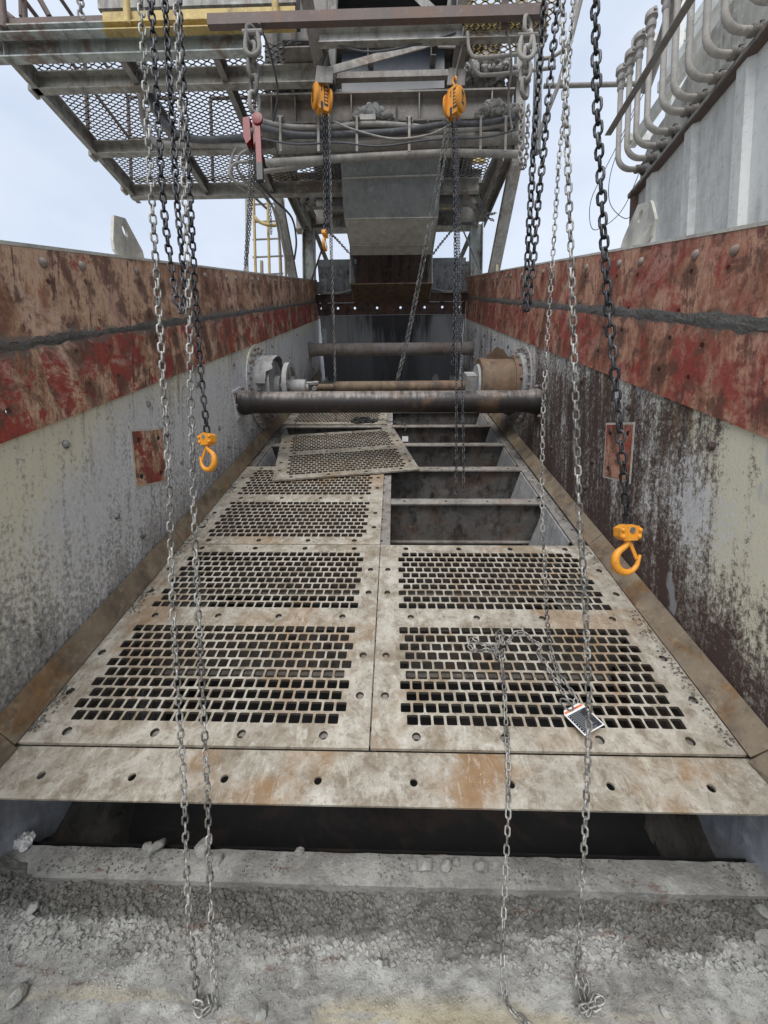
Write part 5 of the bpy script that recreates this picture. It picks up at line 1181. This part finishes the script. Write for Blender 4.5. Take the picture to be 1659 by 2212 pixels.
# dark corner post under the ledge
B(MB().bar((BX - 0.03, YC + 0.01, -1.0), (BX - 0.03, YC + 0.01, BF - 0.02), 0.05, 0.05, (0, 1, 0)), 'corner_post', 'beam_brown')
# spray pipes, each a thing of its own
ys = [3.929, 3.79, 3.656, 3.509, 3.326, 3.198, 3.051, 2.894, 2.743, 2.58, 2.42]
order = ['farthest', 'second', 'third', 'fourth', 'fifth', 'sixth', 'seventh', 'eighth', 'ninth', 'tenth', 'nearest']
for i, y in enumerate(ys):
    zb = BF + 0.13 - 0.009 * i + rnd.uniform(-.006, .006)
    xo = BX - 0.28
    top = BF + 0.93 + rnd.uniform(-.02, .02)
    nm = '%s pale bent water pipe along the white building, counted from the far corner' % order[i] if 0 < i < 10 else ('farthest pale bent water pipe, at the corner of the white building' if i == 0 else 'nearest pale bent water pipe on the white building, cut by the frame')
    t = thing('spray_pipe', nm, 'pipe', (BX, y, zb), 'pale water pipes on the white building')
    pts = [Vector((BX - 0.05, y, zb)), Vector((BX - 0.16, y, zb))]
    for k in range(1, 9):
        a = math.pi / 2 * k / 8; pts.append(Vector((BX - 0.16 - 0.12 * math.sin(a), y, zb + 0.12 * (1 - math.cos(a)))))
    pts.append(Vector((xo, y, top)))
    at_loc(MB().tube(pts, 0.0225, 14), t.location).build('pipe', 'pipe_pale', t, True)
    mb = MB()
    mb.lathe((BX - 0.115, y, zb), (1, 0, 0), [(0, 0.028), (0.004, 0.034), (0.03, 0.034), (0.034, 0.028), (0.055, 0.028), (0.058, 0.038), (0.09, 0.038), (0.094, 0.024)], 16); at_loc(mb, t.location).build('coupling', 'beam_dark', t)
    for dz in (-0.037, 0.037): at_loc(MB().box((BX - 0.06, y - 0.012, zb + dz - 0.012), (BX - 0.03, y + 0.012, zb + dz + 0.012)), t.location).build('coupling_bolt', 'black', t)
    mb = MB(); mb.lathe((xo, y, top - 0.10), (0, 0, 1), [(0, 0.026), (0.02, 0.031), (0.045, 0.026), (0.07, 0.026), (0.08, 0.037), (0.11, 0.039), (0.125, 0.030), (0.14, 0.030), (0.155, 0.048), (0.20, 0.045), (0.215, 0.022)], 16); at_loc(mb, t.location).build('hose_fitting', 'pipe_mud', t)
    at_loc(MB().bar((xo, y - 0.055, top + 0.085), (xo, y + 0.055, top + 0.085), 0.022, 0.022), t.location).build('fitting_lever', 'pipe_mud', t)
pipe('header_pipe', 'dirty header pipe rising behind the spray pipes', [(1395, 190, 4.2), (1440, 60, 3.6), (1480, -60, 3.2)], 0.05, 'pipe_mud', 'pipe', sm=False)
for lab, pts in (('thin black wire loop hanging from the building corner, larger', [(1392, 345, 4.0), (1352, 440, 4.05), (1318, 480, 4.1), (1280, 495, 4.1), (1275, 440, 4.1), (1300, 380, 4.1), (1340, 300, 4.1), (1385, 200, 4.1)]),
                 ('thin black wire loop hanging from the building corner, smaller', [(1375, 455, 4.1), (1350, 472, 4.1), (1318, 440, 4.1), (1318, 380, 4.1), (1345, 300, 4.1), (1400, 180, 4.1)])):
    pipe('wire', lab, pts, 0.0035, 'black', 'wire', n=6)

# ladder with cage
lad = thing('caged_ladder', 'yellow caged ladder standing behind the left side plate', 'ladder', tuple(at(560, 640, Y=7.0)))
def Ld(mb, nm, m_='yellow', sm=True): return at_loc(mb, lad.location).build(nm, m_, lad, sm)
for px in (548, 578): Ld(MB().bar(at(px, 430, Y=7.0), at(px + 6, 660, Y=7.0), 0.03, 0.06, (0, 1, 0)), 'cage_strap', sm=False)
for px in (600, 612): Ld(MB().bar(at(px, 430, Y=7.6), at(px + 8, 660, Y=7.6), 0.03, 0.06, (0, 1, 0)), 'cage_strap', sm=False)
Ld(MB().tube([at(532, 420, Y=7.1), at(535, 660, Y=7.1)], 0.025, 8), 'ladder_rail', 'pipe_mud')
for k in range(6):
    y = 442 + k * 38; Ld(MB().bar(at(546, y, Y=7.05), at(612, y - 3, Y=7.3), 0.022, 0.022), 'rung', 'beam_dark', False)
Ld(MB().tube(smooth([at(550, 468, Y=7.0), at(562, 480, Y=6.9), (at(590, 487, Y=6.9)), at(615, 478, Y=7.2)]), 0.028, 8), 'cage_hoop')
# yellow machine behind the right legs
ym = thing('yellow_machine', 'yellow steel machine body hanging behind the right raking legs', 'machine', tuple(at(1000, 434, Y=6.9)))
def Ym(mb, nm, m_='yellow'): return at_loc(mb, ym.location).build(nm, m_, ym)
a, b = at(962, 434, Y=6.9), at(1042, 396, Y=6.9); Ym(MB().box((a.x, 6.9, a.z), (b.x, 7.3, b.z)), 'body')
Ym(MB().box((a.x - 0.01, 6.88, (a.z + b.z) / 2 - 0.012), (b.x, 6.899, (a.z + b.z) / 2 + 0.012)), 'edge_rib', 'beam_dark')
Ym(MB().box((a.x - 0.03, 6.87, a.z + 0.02), (a.x + 0.07, 6.898, b.z)), 'end_plate')
a2, b2 = at(975, 350, Y=6.9), at(1050, 338, Y=6.9); Ym(MB().box((a2.x, 6.9, a2.z), (b2.x, 6.95, b2.z)), 'upper_beam')
for lab, px, py in (('pale wooden stake behind the left side plate top', 566, 600), ('pale wooden stake behind the right side plate top', 1073, 590)):
    p = at(px, py, Y=6.2); o = MB().bar((0, 0, -0.6), (0, 0, 0.25), 0.04, 0.04).build('wooden_stake', 'wood'); o.location = p; tag(o, lab, 'stake')

# ================================================================== HOISTS AND CHAINS
def pl(pts, Ys):
    'points of a hanging line: sighted places at depths Ys (interpolated along the list)'
    n = len(pts); Ys = list(Ys) * 2 if len(Ys) == 1 else Ys
    return [at(x, y, Y=np.interp(i / (n - 1), [k / (len(Ys) - 1) for k in range(len(Ys))], Ys)) for i, (x, y) in enumerate(pts)]
HAND = (0.0235, 0.0054, 0.0190); LOAD = (0.0295, 0.0082, 0.0275)
G1 = 'chains hanging from the hoists above'
def up(p, dz=0.55): return Vector((p[0], p[1], p[2] + dz))
def hang(name, label, pts, Ys, spec, mat, lift=0.55, **k):
    P = pl(pts, Ys)
    if lift: P = [P[0] + (P[0] - P[1]).normalized() * lift] + P
    return chain(name, label, smooth(P, 8), *spec, mat, G1, **k)
hang('hand_chain', 'zinc hand chain at the far left, reaching the floor in a small heap',
     [(304, 0), (316, 215), (328, 430), (345, 700), (363, 1000), (373, 1300), (385, 1500), (398, 1720), (404, 1900), (416, 2060), (430, 2185)], [1.05, 1.03, 1.0, 0.97, 0.912], HAND, 'chain_galv')
hang('hand_chain', 'zinc hand chain just right of the leftmost one, running off the bottom edge',
     [(381, 0), (390, 215), (400, 430), (408, 650), (413, 900), (422, 1180), (432, 1400), (441, 1560), (449, 1750), (454, 1900), (459, 2050), (468, 2215)], [1.05, 1.03, 1.0, 0.97, 0.895], HAND, 'chain_galv')
hang('slack_chain', 'black load chain loop hanging over the left red lining, no hook',
     [(326, 0), (339, 215), (352, 430), (369, 570), (382, 645), (391, 676), (397, 648), (394, 560), (382, 430), (369, 215), (356, 0), (352, -90)], [1.42], LOAD, 'chain_dark')
hang('load_chain', 'black load chain that carries the orange hook at the left',
     [(386, 0), (398, 215), (411, 430), (420, 600), (430, 760), (447, 930), (449, 960)], [1.55], LOAD, 'chain_dark')
hang('slack_chain', 'black load chain loop hanging over the right red lining, no hook',
     [(1174, 0), (1166, 140), (1154, 294), (1146, 440), (1137, 600), (1134, 650), (1140, 684), (1145, 650), (1150, 590), (1163, 431), (1172, 350), (1185, 210), (1205, 0), (1214, -90)], [1.47], LOAD, 'chain_dark')
hang('load_chain', 'black load chain that carries the orange hook at the right',
     [(1285, 0), (1288, 140), (1291, 252), (1299, 420), (1308, 570), (1315, 665), (1331, 841), (1343, 978), (1356, 1128), (1358, 1162)], [1.12], LOAD, 'chain_dark')
hang('hand_chain', 'zinc hand chain on the right that falls to the floor in a small tangle',
     [(1215, 0), (1217, 112), (1223, 250), (1229, 431), (1235, 587), (1241, 783), (1247, 978), (1253, 1133), (1262, 1260), (1270, 1450), (1272, 1560), (1266, 1740), (1258, 1900), (1249, 2060), (1243, 2140)], [1.06, 1.02, 0.99, 0.965, 0.935], HAND, 'chain_galv')
def dk(x, y, z=0.012): return MM @ mat_(x, y, Z=z)
# chain that reaches the deck, piles up there and runs over the lip to the floor
hd = pl([(1238, 0), (1229, 140), (1216, 266), (1208, 336), (1202, 431), (1190, 618), (1179, 783), (1173, 900), (1171, 1095), (1175, 1192), (1180, 1300)], [1.62, 1.6, 1.56, 1.55])
hd = [hd[0] + (hd[0] - hd[1]).normalized() * 0.5] + hd
deck_run = [dk(1186, 1385, 0.03), dk(1193, 1412), dk(1200, 1440), dk(1212, 1462), dk(1230, 1487), dk(1247, 1513, 0.02), dk(1238, 1522), dk(1226, 1508, 0.018), dk(1206, 1478), dk(1180, 1436, 0.02), dk(1160, 1400), dk(1172, 1394, 0.03), dk(1150, 1384, 0.02), dk(1138, 1370, 0.03),
            dk(1118, 1364, 0.03), dk(1098, 1385), dk(1086, 1392, 0.035), dk(1086, 1366), dk(1072, 1366, 0.025), dk(1076, 1396, 0.03), dk(1052, 1404), dk(1017, 1403), dk(1014, 1384, 0.02), dk(1028, 1378, 0.02), dk(1040, 1392, 0.025), dk(1064, 1394, 0.03), dk(1072, 1416, 0.02), dk(1084, 1424, 0.02), dk(1090, 1402, 0.035), dk(1081, 1412, 0.04)]
run2 = [dk(1085, 1440, 0.02), dk(1090, 1500), dk(1093, 1560), dk(1096, 1612, 0.012), dk(1098, 1660, -0.012), dk(1098, 1738, -0.010)]
lipp = at(1098, 1752, Y=1.085); fall = [at(1096, 1800, Y=1.075), at(1091, 1900, Y=1.03), at(1087, 2010, Y=0.98), at(1086, 2100, Y=0.935), at(1091, 2150, Y=0.91), at(1106, 2185, Z=-1.365), at(1140, 2212, Z=-1.362), at(1175, 2250, Z=-1.362)]
dc = chain('hand_chain', 'zinc hand chain coiled on the lower right panel and trailing over the lip', smooth(hd + deck_run + run2 + [lipp] + fall, 7), *HAND, 'chain_galv', G1, roll=0.7, jit=0.5)
# small tangles at the floor ends
def tangle(name, label, c, n, spread, seed, mat='chain_galv', spec=HAND, zf=None, lifts=0.03):
    rr = random.Random(seed); pts = []
    for i in range(n):
        a = rr.uniform(0, 6.28); d = spread * math.sqrt(rr.random()); x, y = c[0] + d * math.cos(a), c[1] + d * math.sin(a)
        pts.append(Vector((x, y, (zf(x, y) if zf else c[2]) + 0.006 + rr.random() * lifts)))
    return chain(name, label, smooth(pts, 6), *spec, mat, 'heaped chain ends', roll=0.7, jit=0.7)
fz = lambda x, y: floor_z(x, y) + 0.006
tangle('chain_heap', 'small heap of zinc chain on the floor under the leftmost hand chain', at(431, 2195, Z=-1.37), 9, 0.030, 3, zf=fz)
tangle('chain_heap', 'loose tangle of zinc chain on the floor at the lower right', at(1265, 2172, Z=-1.37), 12, 0.05, 5, zf=fz)

# --- hooks
def hook(label, p, yaw_, flip=1, scale=1.0):
    'p: top of the hook block'
    t = thing('lifting_hook', label, 'hook', (p.x, p.y, p.z - 0.135 * scale))
    Mx = Matrix.Translation((0, 0, 0.135 * scale)) @ Matrix.Rotation(yaw_, 4, 'Z') @ Matrix.Scale(scale, 4)
    def Hk(mb, nm, m_='orange', sm=True, parent=None):
        mb.v = [tuple(Mx @ Vector(v)) for v in mb.v]; return mb.build(nm, m_, parent or t, sm)
    f = flip
    out = [(-0.036, -0.010), (-0.036, -0.034), (-0.022, -0.046), (0.020, -0.046), (0.034, -0.036), (0.036, -0.012), (0.024, -0.003), (0, 0.002), (-0.022, -0.002)]
    mb = MB(); mb.poly([(f * x, -0.014, z) for x, z in out], (0, 0.028, 0)); blk = Hk(mb, 'hook_block', sm=False)
    for x, z in ((-0.029, -0.014), (0.028, -0.015), (-0.026, -0.034), (0.026, -0.034)):
        for s in (-1, 1): Hk(MB().lathe((f * x, s * 0.014, z), (0, s, 0), [(0, 0.0065), (0.004, 0.006), (0.006, 0.003)], 10), 'rivet', parent=blk)
    for s in (-1, 1): Hk(MB().lathe((f * 0.003, s * 0.014, -0.015), (0, s, 0), [(0, 0.0095), (0.002, 0.009)], 14), 'pin', 'chain_mid', parent=blk)
    # hook bow: shank then a thick bow, thinner at the tip
    cx, cz, rr = 0.0, -0.106, 0.0385; pts = [(0, 0, -0.044), (-0.001, 0, -0.056), (-0.009, 0, -0.066), (-0.020, 0, -0.074)]; rad = [0.0085, 0.0085, 0.0088, 0.0092]
    for k in range(15):
        a = R(128) + R(222) * k / 14
        pts.append((cx + rr * math.cos(a), 0, cz + rr * math.sin(a) * 0.98)); rad.append(0.0092 + 0.0032 * math.sin(math.pi * min(1, k / 10)) - (0.0030 * (k - 9) / 5 if k > 9 else 0))
    pts.append((cx + 0.044, 0, cz + 0.014)); rad.append(0.0045)
    pts = [(-f * x * -1, y, z) for x, y, z in pts]
    Hk(MB().tube(smooth(pts, 3), list(np.interp(np.linspace(0, 1, (len(pts) - 1) * 3 + 1), np.linspace(0, 1, len(rad)), rad)), 12), 'hook_bow')
    Hk(MB().bar((f * 0.008, 0, -0.054), (f * 0.033, 0, -0.104), 0.010, 0.004, (0, 1, 0)), 'safety_latch', sm=False)
    return t
hook('orange steel hook hanging in front of the left side plate', at(447, 936, Y=1.55), R(-25), -1, 1.02)
hook('larger looking orange hook with latch hanging in front of the right side plate', at(1357, 1133, Y=1.12), R(10), 1, 0.97)

# --- orange chain hoists
def chain_hoist(label, p, yaw_, s=1.0):
    'p: top of the suspension hook'
    t = thing('chain_hoist', label, 'hoist', (p.x, p.y, p.z - 0.44 * s))
    Mx = Matrix.Translation((0, 0, 0.44 * s)) @ Matrix.Rotation(yaw_, 4, 'Z') @ Matrix.Diagonal((s, s, s * 1.28, 1))
    def Hk(mb, nm, m_='orange', sm=True, parent=None):
        mb.v = [tuple(Mx @ Vector(v)) for v in mb.v]; return mb.build(nm, m_, parent or t, sm)
    pts = [(0.028 * math.cos(a), 0, -0.035 + 0.03 * math.sin(a)) for a in np.linspace(R(-30), R(230), 12)] + [(0, 0, -0.085), (0, 0, -0.125)]
    Hk(MB().tube(pts, [0.007, 0.009, 0.011, 0.012, 0.013, 0.013, 0.013, 0.013, 0.012, 0.012, 0.012, 0.012, 0.012, 0.012], 10), 'top_hook')
    body = [(-0.075, -0.135), (-0.06, -0.125), (0.05, -0.125), (0.075, -0.14), (0.085, -0.36), (0.07, -0.40), (-0.055, -0.40), (-0.08, -0.37)]
    mb = MB(); mb.poly([(x, -0.055, z) for x, z in body], (0, 0.11, 0)); Hk(mb, 'housing', sm=False)
    for sd in (-1, 1):
        mb = MB(); mb.lathe((sd * 0.08, 0, -0.265), (sd, 0, 0), [(0, 0.118), (0.03, 0.118), (0.045, 0.10), (0.05, 0.04)], 26); Hk(mb, 'cover')
        mb = MB(); mb.box((sd * 0.128 - 0.002, -0.03, -0.33), (sd * 0.128 + 0.002, 0.03, -0.20)); Hk(mb, 'label_plate', 'black', False)
    Hk(MB().box((0.012, -0.0575, -0.355), (0.070, -0.0555, -0.155)), 'label_plate', 'black', False)
    for k in range(5): Hk(MB().box((0.022, -0.0590, -0.20 - 0.033 * k), (0.060, -0.0578, -0.182 - 0.033 * k)), 'label_mark', 'orange', False)
    Hk(MB().box((-0.035, -0.0575, -0.402), (0.0, -0.0555, -0.325)), 'chain_slot', 'black', False)
    Hk(MB().box((-0.03, -0.0575, -0.19), (-0.018, -0.0556, -0.165)), 'vent_slot', 'black', False)
    Hk(MB().box((-0.03, -0.0575, -0.225), (-0.018, -0.0556, -0.20)), 'vent_slot', 'black', False)
    return t
HY1, HY2 = 4.05, 3.95
ph1 = at(695, 157, Y=HY1); ph2 = at(982, 166, Y=HY2)
chain_hoist('orange chain hoist hanging left of the feed chute', ph1, R(28), 0.72)
chain_hoist('orange chain hoist hanging right of the feed chute', ph2, R(-38), 0.70)
SM = (0.030, 0.006, 0.022); SMD = (0.033, 0.0105, 0.036)
chain('load_chain', 'dark double load chain from the left orange hoist to its hook block', smooth([at(697, 245, Y=4.02), at(700, 350, Y=4.02), at(702, 500, Y=4.02)]), *SMD, 'chain_dark', G1)
chain('load_chain', 'dark second fall of the left orange hoist, close beside the first', smooth([at(702, 245, Y=4.06), at(706, 350, Y=4.06), at(705, 500, Y=4.06)]), *SMD, 'chain_dark', G1)
chain('slack_chain', 'slack dark chain from the left orange hoist down behind the tubes', smooth([at(707, 250, Y=4.08), at(711, 420, Y=4.08), at(716, 620, Y=4.08), at(721, 760, Y=4.1), at(724, 880, Y=4.1), at(727, 916, Y=4.1)]), *SM, 'chain_dark', G1)
chain('hand_chain', 'grey hand chain falling straight from the left orange hoist', smooth([at(711, 246, Y=4.0), at(715, 420, Y=4.0), at(719, 620, Y=4.02), at(723, 760, Y=4.04), at(726, 895, Y=4.06)]), *SM, 'chain_mid', G1)
hook('small orange hook block hanging left of the chute', at(702, 499, Y=4.04), R(80), 1, 1.25)
chain('load_chain', 'dark load chain from the right orange hoist down into the open bay', smooth([at(981, 250, Y=3.9), at(985, 420, Y=3.75), at(988, 600, Y=3.5), at(986, 780, Y=3.1), at(986, 900, Y=2.85), at(985, 1074, Y=2.6)]), *SM, 'chain_dark', G1)
chain('load_chain', 'second dark fall of the right orange hoist beside the first', smooth([at(986, 250, Y=3.9), at(990, 420, Y=3.75), at(993, 600, Y=3.5), at(997, 780, Y=3.1), at(1000, 900, Y=2.85), at(1002, 1070, Y=2.6)]), *SM, 'chain_dark', G1)
chain('slack_chain', 'slack dark chain behind the right hoist falls, ending above the shaft', smooth([at(978, 250, Y=3.98), at(982, 420, Y=3.98), at(983, 600, Y=4.0), at(980, 740, Y=4.0), at(976, 795, Y=4.0)]), *SMD, 'chain_dark', G1)
chain('hand_chain', 'grey hand chain slanting from the right orange hoist across the chute', smooth([at(968, 248, Y=3.95), at(945, 380, Y=3.95), at(915, 540, Y=3.96), at(880, 720, Y=3.96), at(856, 822, Y=3.96)]), *SM, 'chain_mid', G1)
chain('hand_chain', 'second strand of slanting grey hand chain, just right of the first', smooth([at(976, 250, Y=4.0), at(953, 385, Y=4.0), at(921, 545, Y=4.0), at(885, 722, Y=4.0), at(860, 822, Y=4.0)]), *SM, 'chain_mid', G1)
# slings above the hoists
pipe('wire_sling', 'wire rope sling above the left orange hoist, left strand', [(706, -20, 3.98), (704, 90, 4.0), (694, 130, 4.03), (695, 163, HY1)], 0.009, 'rope', 'sling')
pipe('wire_sling', 'wire rope sling above the left orange hoist, right strand', [(704, 88, 4.0), (706, 120, 4.03), (696, 163, HY1)], 0.009, 'rope', 'sling')
pipe('wire_sling', 'wire rope sling above the right orange hoist', [(1003, 40, 3.85), (996, 110, 3.9), (986, 150, HY2), (982, 168, HY2)], 0.012, 'rope', 'sling')
# heap of chain on the far panel
far_c = MM @ Vector((-0.33, 4.50, 0.0)); fm = MM.to_3x3()
rr = random.Random(11); pts = []
for i in range(46):
    a = rr.uniform(0, 6.28); d = math.sqrt(rr.random()); pts.append(MM @ Vector((-0.36 + 0.17 * d * math.cos(a) , 4.44 + 0.12 * d * math.sin(a), 0.012 + rr.random() * 0.06 * (1 - d))))
chain('chain_heap', 'heap of dark chain on the grey panel behind the near black tube', smooth(pts, 6), *SM, 'chain_dark', 'heaped chain ends', jit=0.7)
chain('hand_chain', 'dark chain lying along the deck from the heap to a small tag', smooth([MM @ Vector(p) for p in ((-0.28, 4.50, 0.02), (-0.1, 4.46, 0.01), (0.02, 4.42, 0.0), (0.12, 4.36, 0.0), (0.13, 4.30, -0.01), (0.13, 4.28, -0.10))]), *SM, 'chain_mid', G1)
o = MB().box((-0.035, -0.006, -0.06), (0.035, 0.006, 0.0)).build('small_tag', 'tag_white'); o.location = MM @ Vector((0.13, 4.27, -0.12)); tag(o, 'small white tag hanging into the open bay behind the tube', 'tag')

# --- heavy chain and red lever hoist at the left of the girder
def heavy(name, label, pts, mat='chain_mud', spec=(0.118, 0.034, 0.115), **k): return chain(name, label, pts, *spec, mat, 'heavy suspension chains', roll=0.35, jit=0.3)
heavy('heavy_chain', 'thick muddy chain that holds the red lever hoist', smooth([at(543, 60, Y=3.42), at(545, 130, Y=3.44), at(549, 200, Y=3.46), at(549, 262, Y=3.5)]))
def shackle(label, p, s=1.0):
    t = thing('shackle', label, 'shackle', (p.x, p.y, p.z - 0.08 * s))
    pts = [(-0.035 * s, 0, 0.14 * s), (-0.045 * s, 0, 0.07 * s)] + [(0.045 * s * math.cos(a), 0, 0.05 * s + 0.045 * s * math.sin(a)) for a in np.linspace(math.pi, 2 * math.pi, 9)] + [(0.045 * s, 0, 0.07 * s), (0.035 * s, 0, 0.14 * s)]
    MB().tube(pts, 0.014 * s, 10).build('bow', 'chain_mud', t, True); MB().tube([(-0.06 * s, 0, 0.14 * s), (0.065 * s, 0, 0.14 * s)], 0.015 * s, 10).build('pin', 'chain_mud', t, True)
    return t
shackle('muddy shackle near the top of the heavy left chain', at(545, 92, Y=3.40), 1.3)
shackle('muddy shackle near the top of the heavy right chain', at(1138, 100, Y=3.42), 1.3)
heavy('heavy_chain', 'thick muddy chain hanging at the right end of the girder', smooth([at(1140, 40, Y=3.45), at(1138, 110, Y=3.45), at(1134, 170, Y=3.45), at(1132, 232, Y=3.45)]))
chain('slack_chain', 'pale muddy chain loop below the heavy right chain', smooth([at(1127, 226, Y=3.45), at(1124, 300, Y=3.45), at(1125, 350, Y=3.45), at(1131, 370, Y=3.45), at(1136, 345, Y=3.45), at(1139, 290, Y=3.45), at(1141, 222, Y=3.45)]), 0.042, 0.013, 0.044, 'chain_mud', G1)
heavy('heavy_chain', 'short rusty chain end dangling at the top left corner', smooth([at(172, -30, Y=3.5), at(174, 10, Y=3.5), at(176, 40, Y=3.5)]), 'chain_mud', (0.05, 0.018, 0.06))
lp = at(548, 268, Y=3.5)
lh = thing('lever_hoist', 'red lever hoist with hanging handle under the heavy left chain', 'lever hoist', (lp.x, lp.y, lp.z - 0.5))
def Lh(mb, nm, m_='hoist_red', sm=False): return at_loc(mb, lh.location).build(nm, m_, lh, sm)
q = lp
Lh(MB().poly([(q.x - 0.075, q.y - 0.05, q.z + 0.01), (q.x - 0.02, q.y - 0.05, q.z + 0.02), (q.x - 0.01, q.y - 0.05, q.z - 0.16), (q.x - 0.05, q.y - 0.05, q.z - 0.20), (q.x - 0.075, q.y - 0.05, q.z - 0.14)], (0, 0.09, 0)), 'gear_case')
Lh(MB().poly([(q.x + 0.0, q.y - 0.04, q.z + 0.015), (q.x + 0.045, q.y - 0.04, q.z), (q.x + 0.05, q.y - 0.04, q.z - 0.13), (q.x + 0.01, q.y - 0.04, q.z - 0.20)], (0, 0.08, 0)), 'ratchet_case')
Lh(MB().lathe((q.x - 0.012, q.y, q.z - 0.09), (1, 0, 0), [(0, 0.05), (0.02, 0.05)], 16), 'load_sheave', 'black', True)
Lh(MB().bar((q.x + 0.055, q.y - 0.06, q.z - 0.03), (q.x + 0.075, q.y - 0.09, q.z - 0.40), 0.045, 0.03, (0, 1, 0)), 'lever')
Lh(MB().bar((q.x + 0.076, q.y - 0.09, q.z - 0.395), (q.x + 0.082, q.y - 0.10, q.z - 0.54), 0.05, 0.036, (0, 1, 0)), 'grip', 'black')
Lh(MB().lathe((q.x + 0.06, q.y - 0.07, q.z - 0.03), (0, -1, 0), [(0, 0.045), (0.02, 0.045), (0.025, 0.02)], 18), 'hand_wheel', 'hoist_red', True)
chain('load_chain', 'dark chain from the red lever hoist down behind the left lining', smooth([at(541, 305, Y=3.5), at(540, 380, Y=3.6), at(538, 440, Y=4.0), at(533, 510, Y=4.4), at(528, 600, Y=4.8)]), 0.034, 0.010, 0.034, 'chain_mid', G1)
chain('slack_chain', 'dark tail chain of the red lever hoist', smooth([at(549, 305, Y=3.55), at(548, 380, Y=3.65), at(543, 440, Y=4.05), at(538, 510, Y=4.45), at(532, 575, Y=4.7)]), 0.034, 0.010, 0.034, 'chain_mid', G1)
# chains round the trestle
for lab, pts, m_ in (('thin chain from the left column to the chute mouth', [(712, 502, 6.6), (730, 520, 6.4), (757, 550, 6.2)], 'chain_mid'),
                     ('thin chain from the right column to the chute mouth', [(976, 498, 6.6), (955, 523, 6.4), (933, 552, 6.2)], 'chain_mid'),
                     ('dark chain draped over the left raking leg', [(632, 370, 5.6), (628, 390, 5.6), (618, 402, 5.7), (606, 400, 5.8)], 'chain_mid'),
                     ('short chain end hanging in front of the ladder', [(583, 440, 6.2), (585, 475, 6.2), (586, 512, 6.2)], 'chain_mid'),
                     ('muddy chain doubled down the right bracing bar', [(1012, 360, 5.6), (1020, 400, 5.8), (1032, 440, 6.0), (1045, 465, 6.1), (1070, 478, 6.3)], 'chain_mid'),
                     ('muddy chain beside the doubled one, reaching the outer leg', [(1016, 356, 5.55), (1028, 400, 5.75), (1040, 445, 5.95), (1055, 462, 6.1), (1072, 460, 6.3)], 'chain_mid'),
                     ('heavy muddy chain ending in a ring right of the chute', [(962, 345, 5.0), (956, 370, 5.1), (955, 400, 5.2), (954, 425, 5.3)], 'chain_mud')):
    sp = (0.055, 0.016, 0.052) if 'heavy' in lab else (0.045, 0.012, 0.040)
    chain('trestle_chain', lab, smooth([at(x, y, Y=d) for x, y, d in pts]), *sp, m_, 'chains tied round the trestle')

# --- warning tag on the deck chain
tg = thing('warning_tag', 'white and black warning tag on a wire ring, lying on the lower right panel', 'tag')
cn = [mat_(x, y, Z=0.012) for x, y in ((1213, 1539), (1256, 1519), (1300, 1572), (1259, 1598))]
o_ = (cn[0] + cn[1] + cn[2] + cn[3]) / 4; ex = ((cn[1] - cn[0]) + (cn[2] - cn[3])).normalized(); ez = Vector((0, 0.10, 0.995)).normalized()
ez = (ez - ex * ez.dot(ex)).normalized(); ey = ez.cross(ex)
tw, th_ = ((cn[1] - cn[0]).length + (cn[2] - cn[3]).length) / 2, ((cn[3] - cn[0]).length + (cn[2] - cn[1]).length) / 2
tg.matrix_world = MM @ Matrix.Translation(o_ + Vector((0, 0, 0.012))) @ Matrix(((ex.x, ey.x, ez.x, 0), (ex.y, ey.y, ez.y, 0), (ex.z, ey.z, ez.z, 0), (0, 0, 0, 1)))
c_ = 0.012; w2, h2 = tw / 2, th_ / 2
MB().poly([(-w2 + c_, h2, 0), (w2 - c_, h2, 0), (w2, h2 - c_, 0), (w2, -h2, 0), (-w2, -h2, 0), (-w2, h2 - c_, 0)], (0, 0, 0.001)).build('tag_sheet', 'tag_white', tg)
MB().box((-w2 + 0.005, -h2 + 0.004, 0.0013), (w2 - 0.005, h2 * 0.56, 0.0016)).build('text_panel', 'tag_dark', tg)
MB().box((-w2 + 0.005, h2 * 0.72, 0.0013), (w2 - 0.005, h2 * 0.87, 0.0016)).build('header_band', 'tag_red', tg)
def text(s_, size, loc, mat, parent, name='lettering'):
    cu = bpy.data.curves.new(name, 'FONT'); cu.body = s_; cu.size = size; cu.align_x = 'CENTER'; cu.align_y = 'CENTER'
    to = bpy.data.objects.new(name, cu); col.objects.link(to); bpy.context.view_layer.update()
    me = bpy.data.meshes.new_from_object(to.evaluated_get(bpy.context.evaluated_depsgraph_get())); bpy.data.objects.remove(to)
    me.materials.clear(); me.materials.append(MAT[mat]); return link(name, me, parent, Matrix.Translation(loc))
text('\u25b2 WARNING', th_ * 0.066, (0, h2 * 0.795, 0.0019), 'tag_dark', tg)
for k in range(15):
    y = h2 * 0.46 - k * h2 * 0.096; wdt = (w2 - 0.014) * rnd.uniform(0.7, 1.0)
    MB().box((-w2 + 0.014, y, 0.0018), (-w2 + 0.014 + 2 * wdt - 0.006, y + 0.0009, 0.0020)).build('text_line', 'tag_grey', tg)
    if k % 2 == 0: MB().box((-w2 + 0.008, y - 0.0004, 0.0018), (-w2 + 0.011, y + 0.0018, 0.0020)).build('bullet', 'tag_white', tg)
MB().tube([(0.002 + 0.016 * math.cos(a) - 0.012, h2 + 0.012 + 0.026 * math.sin(a), 0.006) for a in np.linspace(0, 2 * math.pi, 20)[:-1]], 0.0028, 8, closed=True).build('wire_ring', 'chain_galv', tg, True)
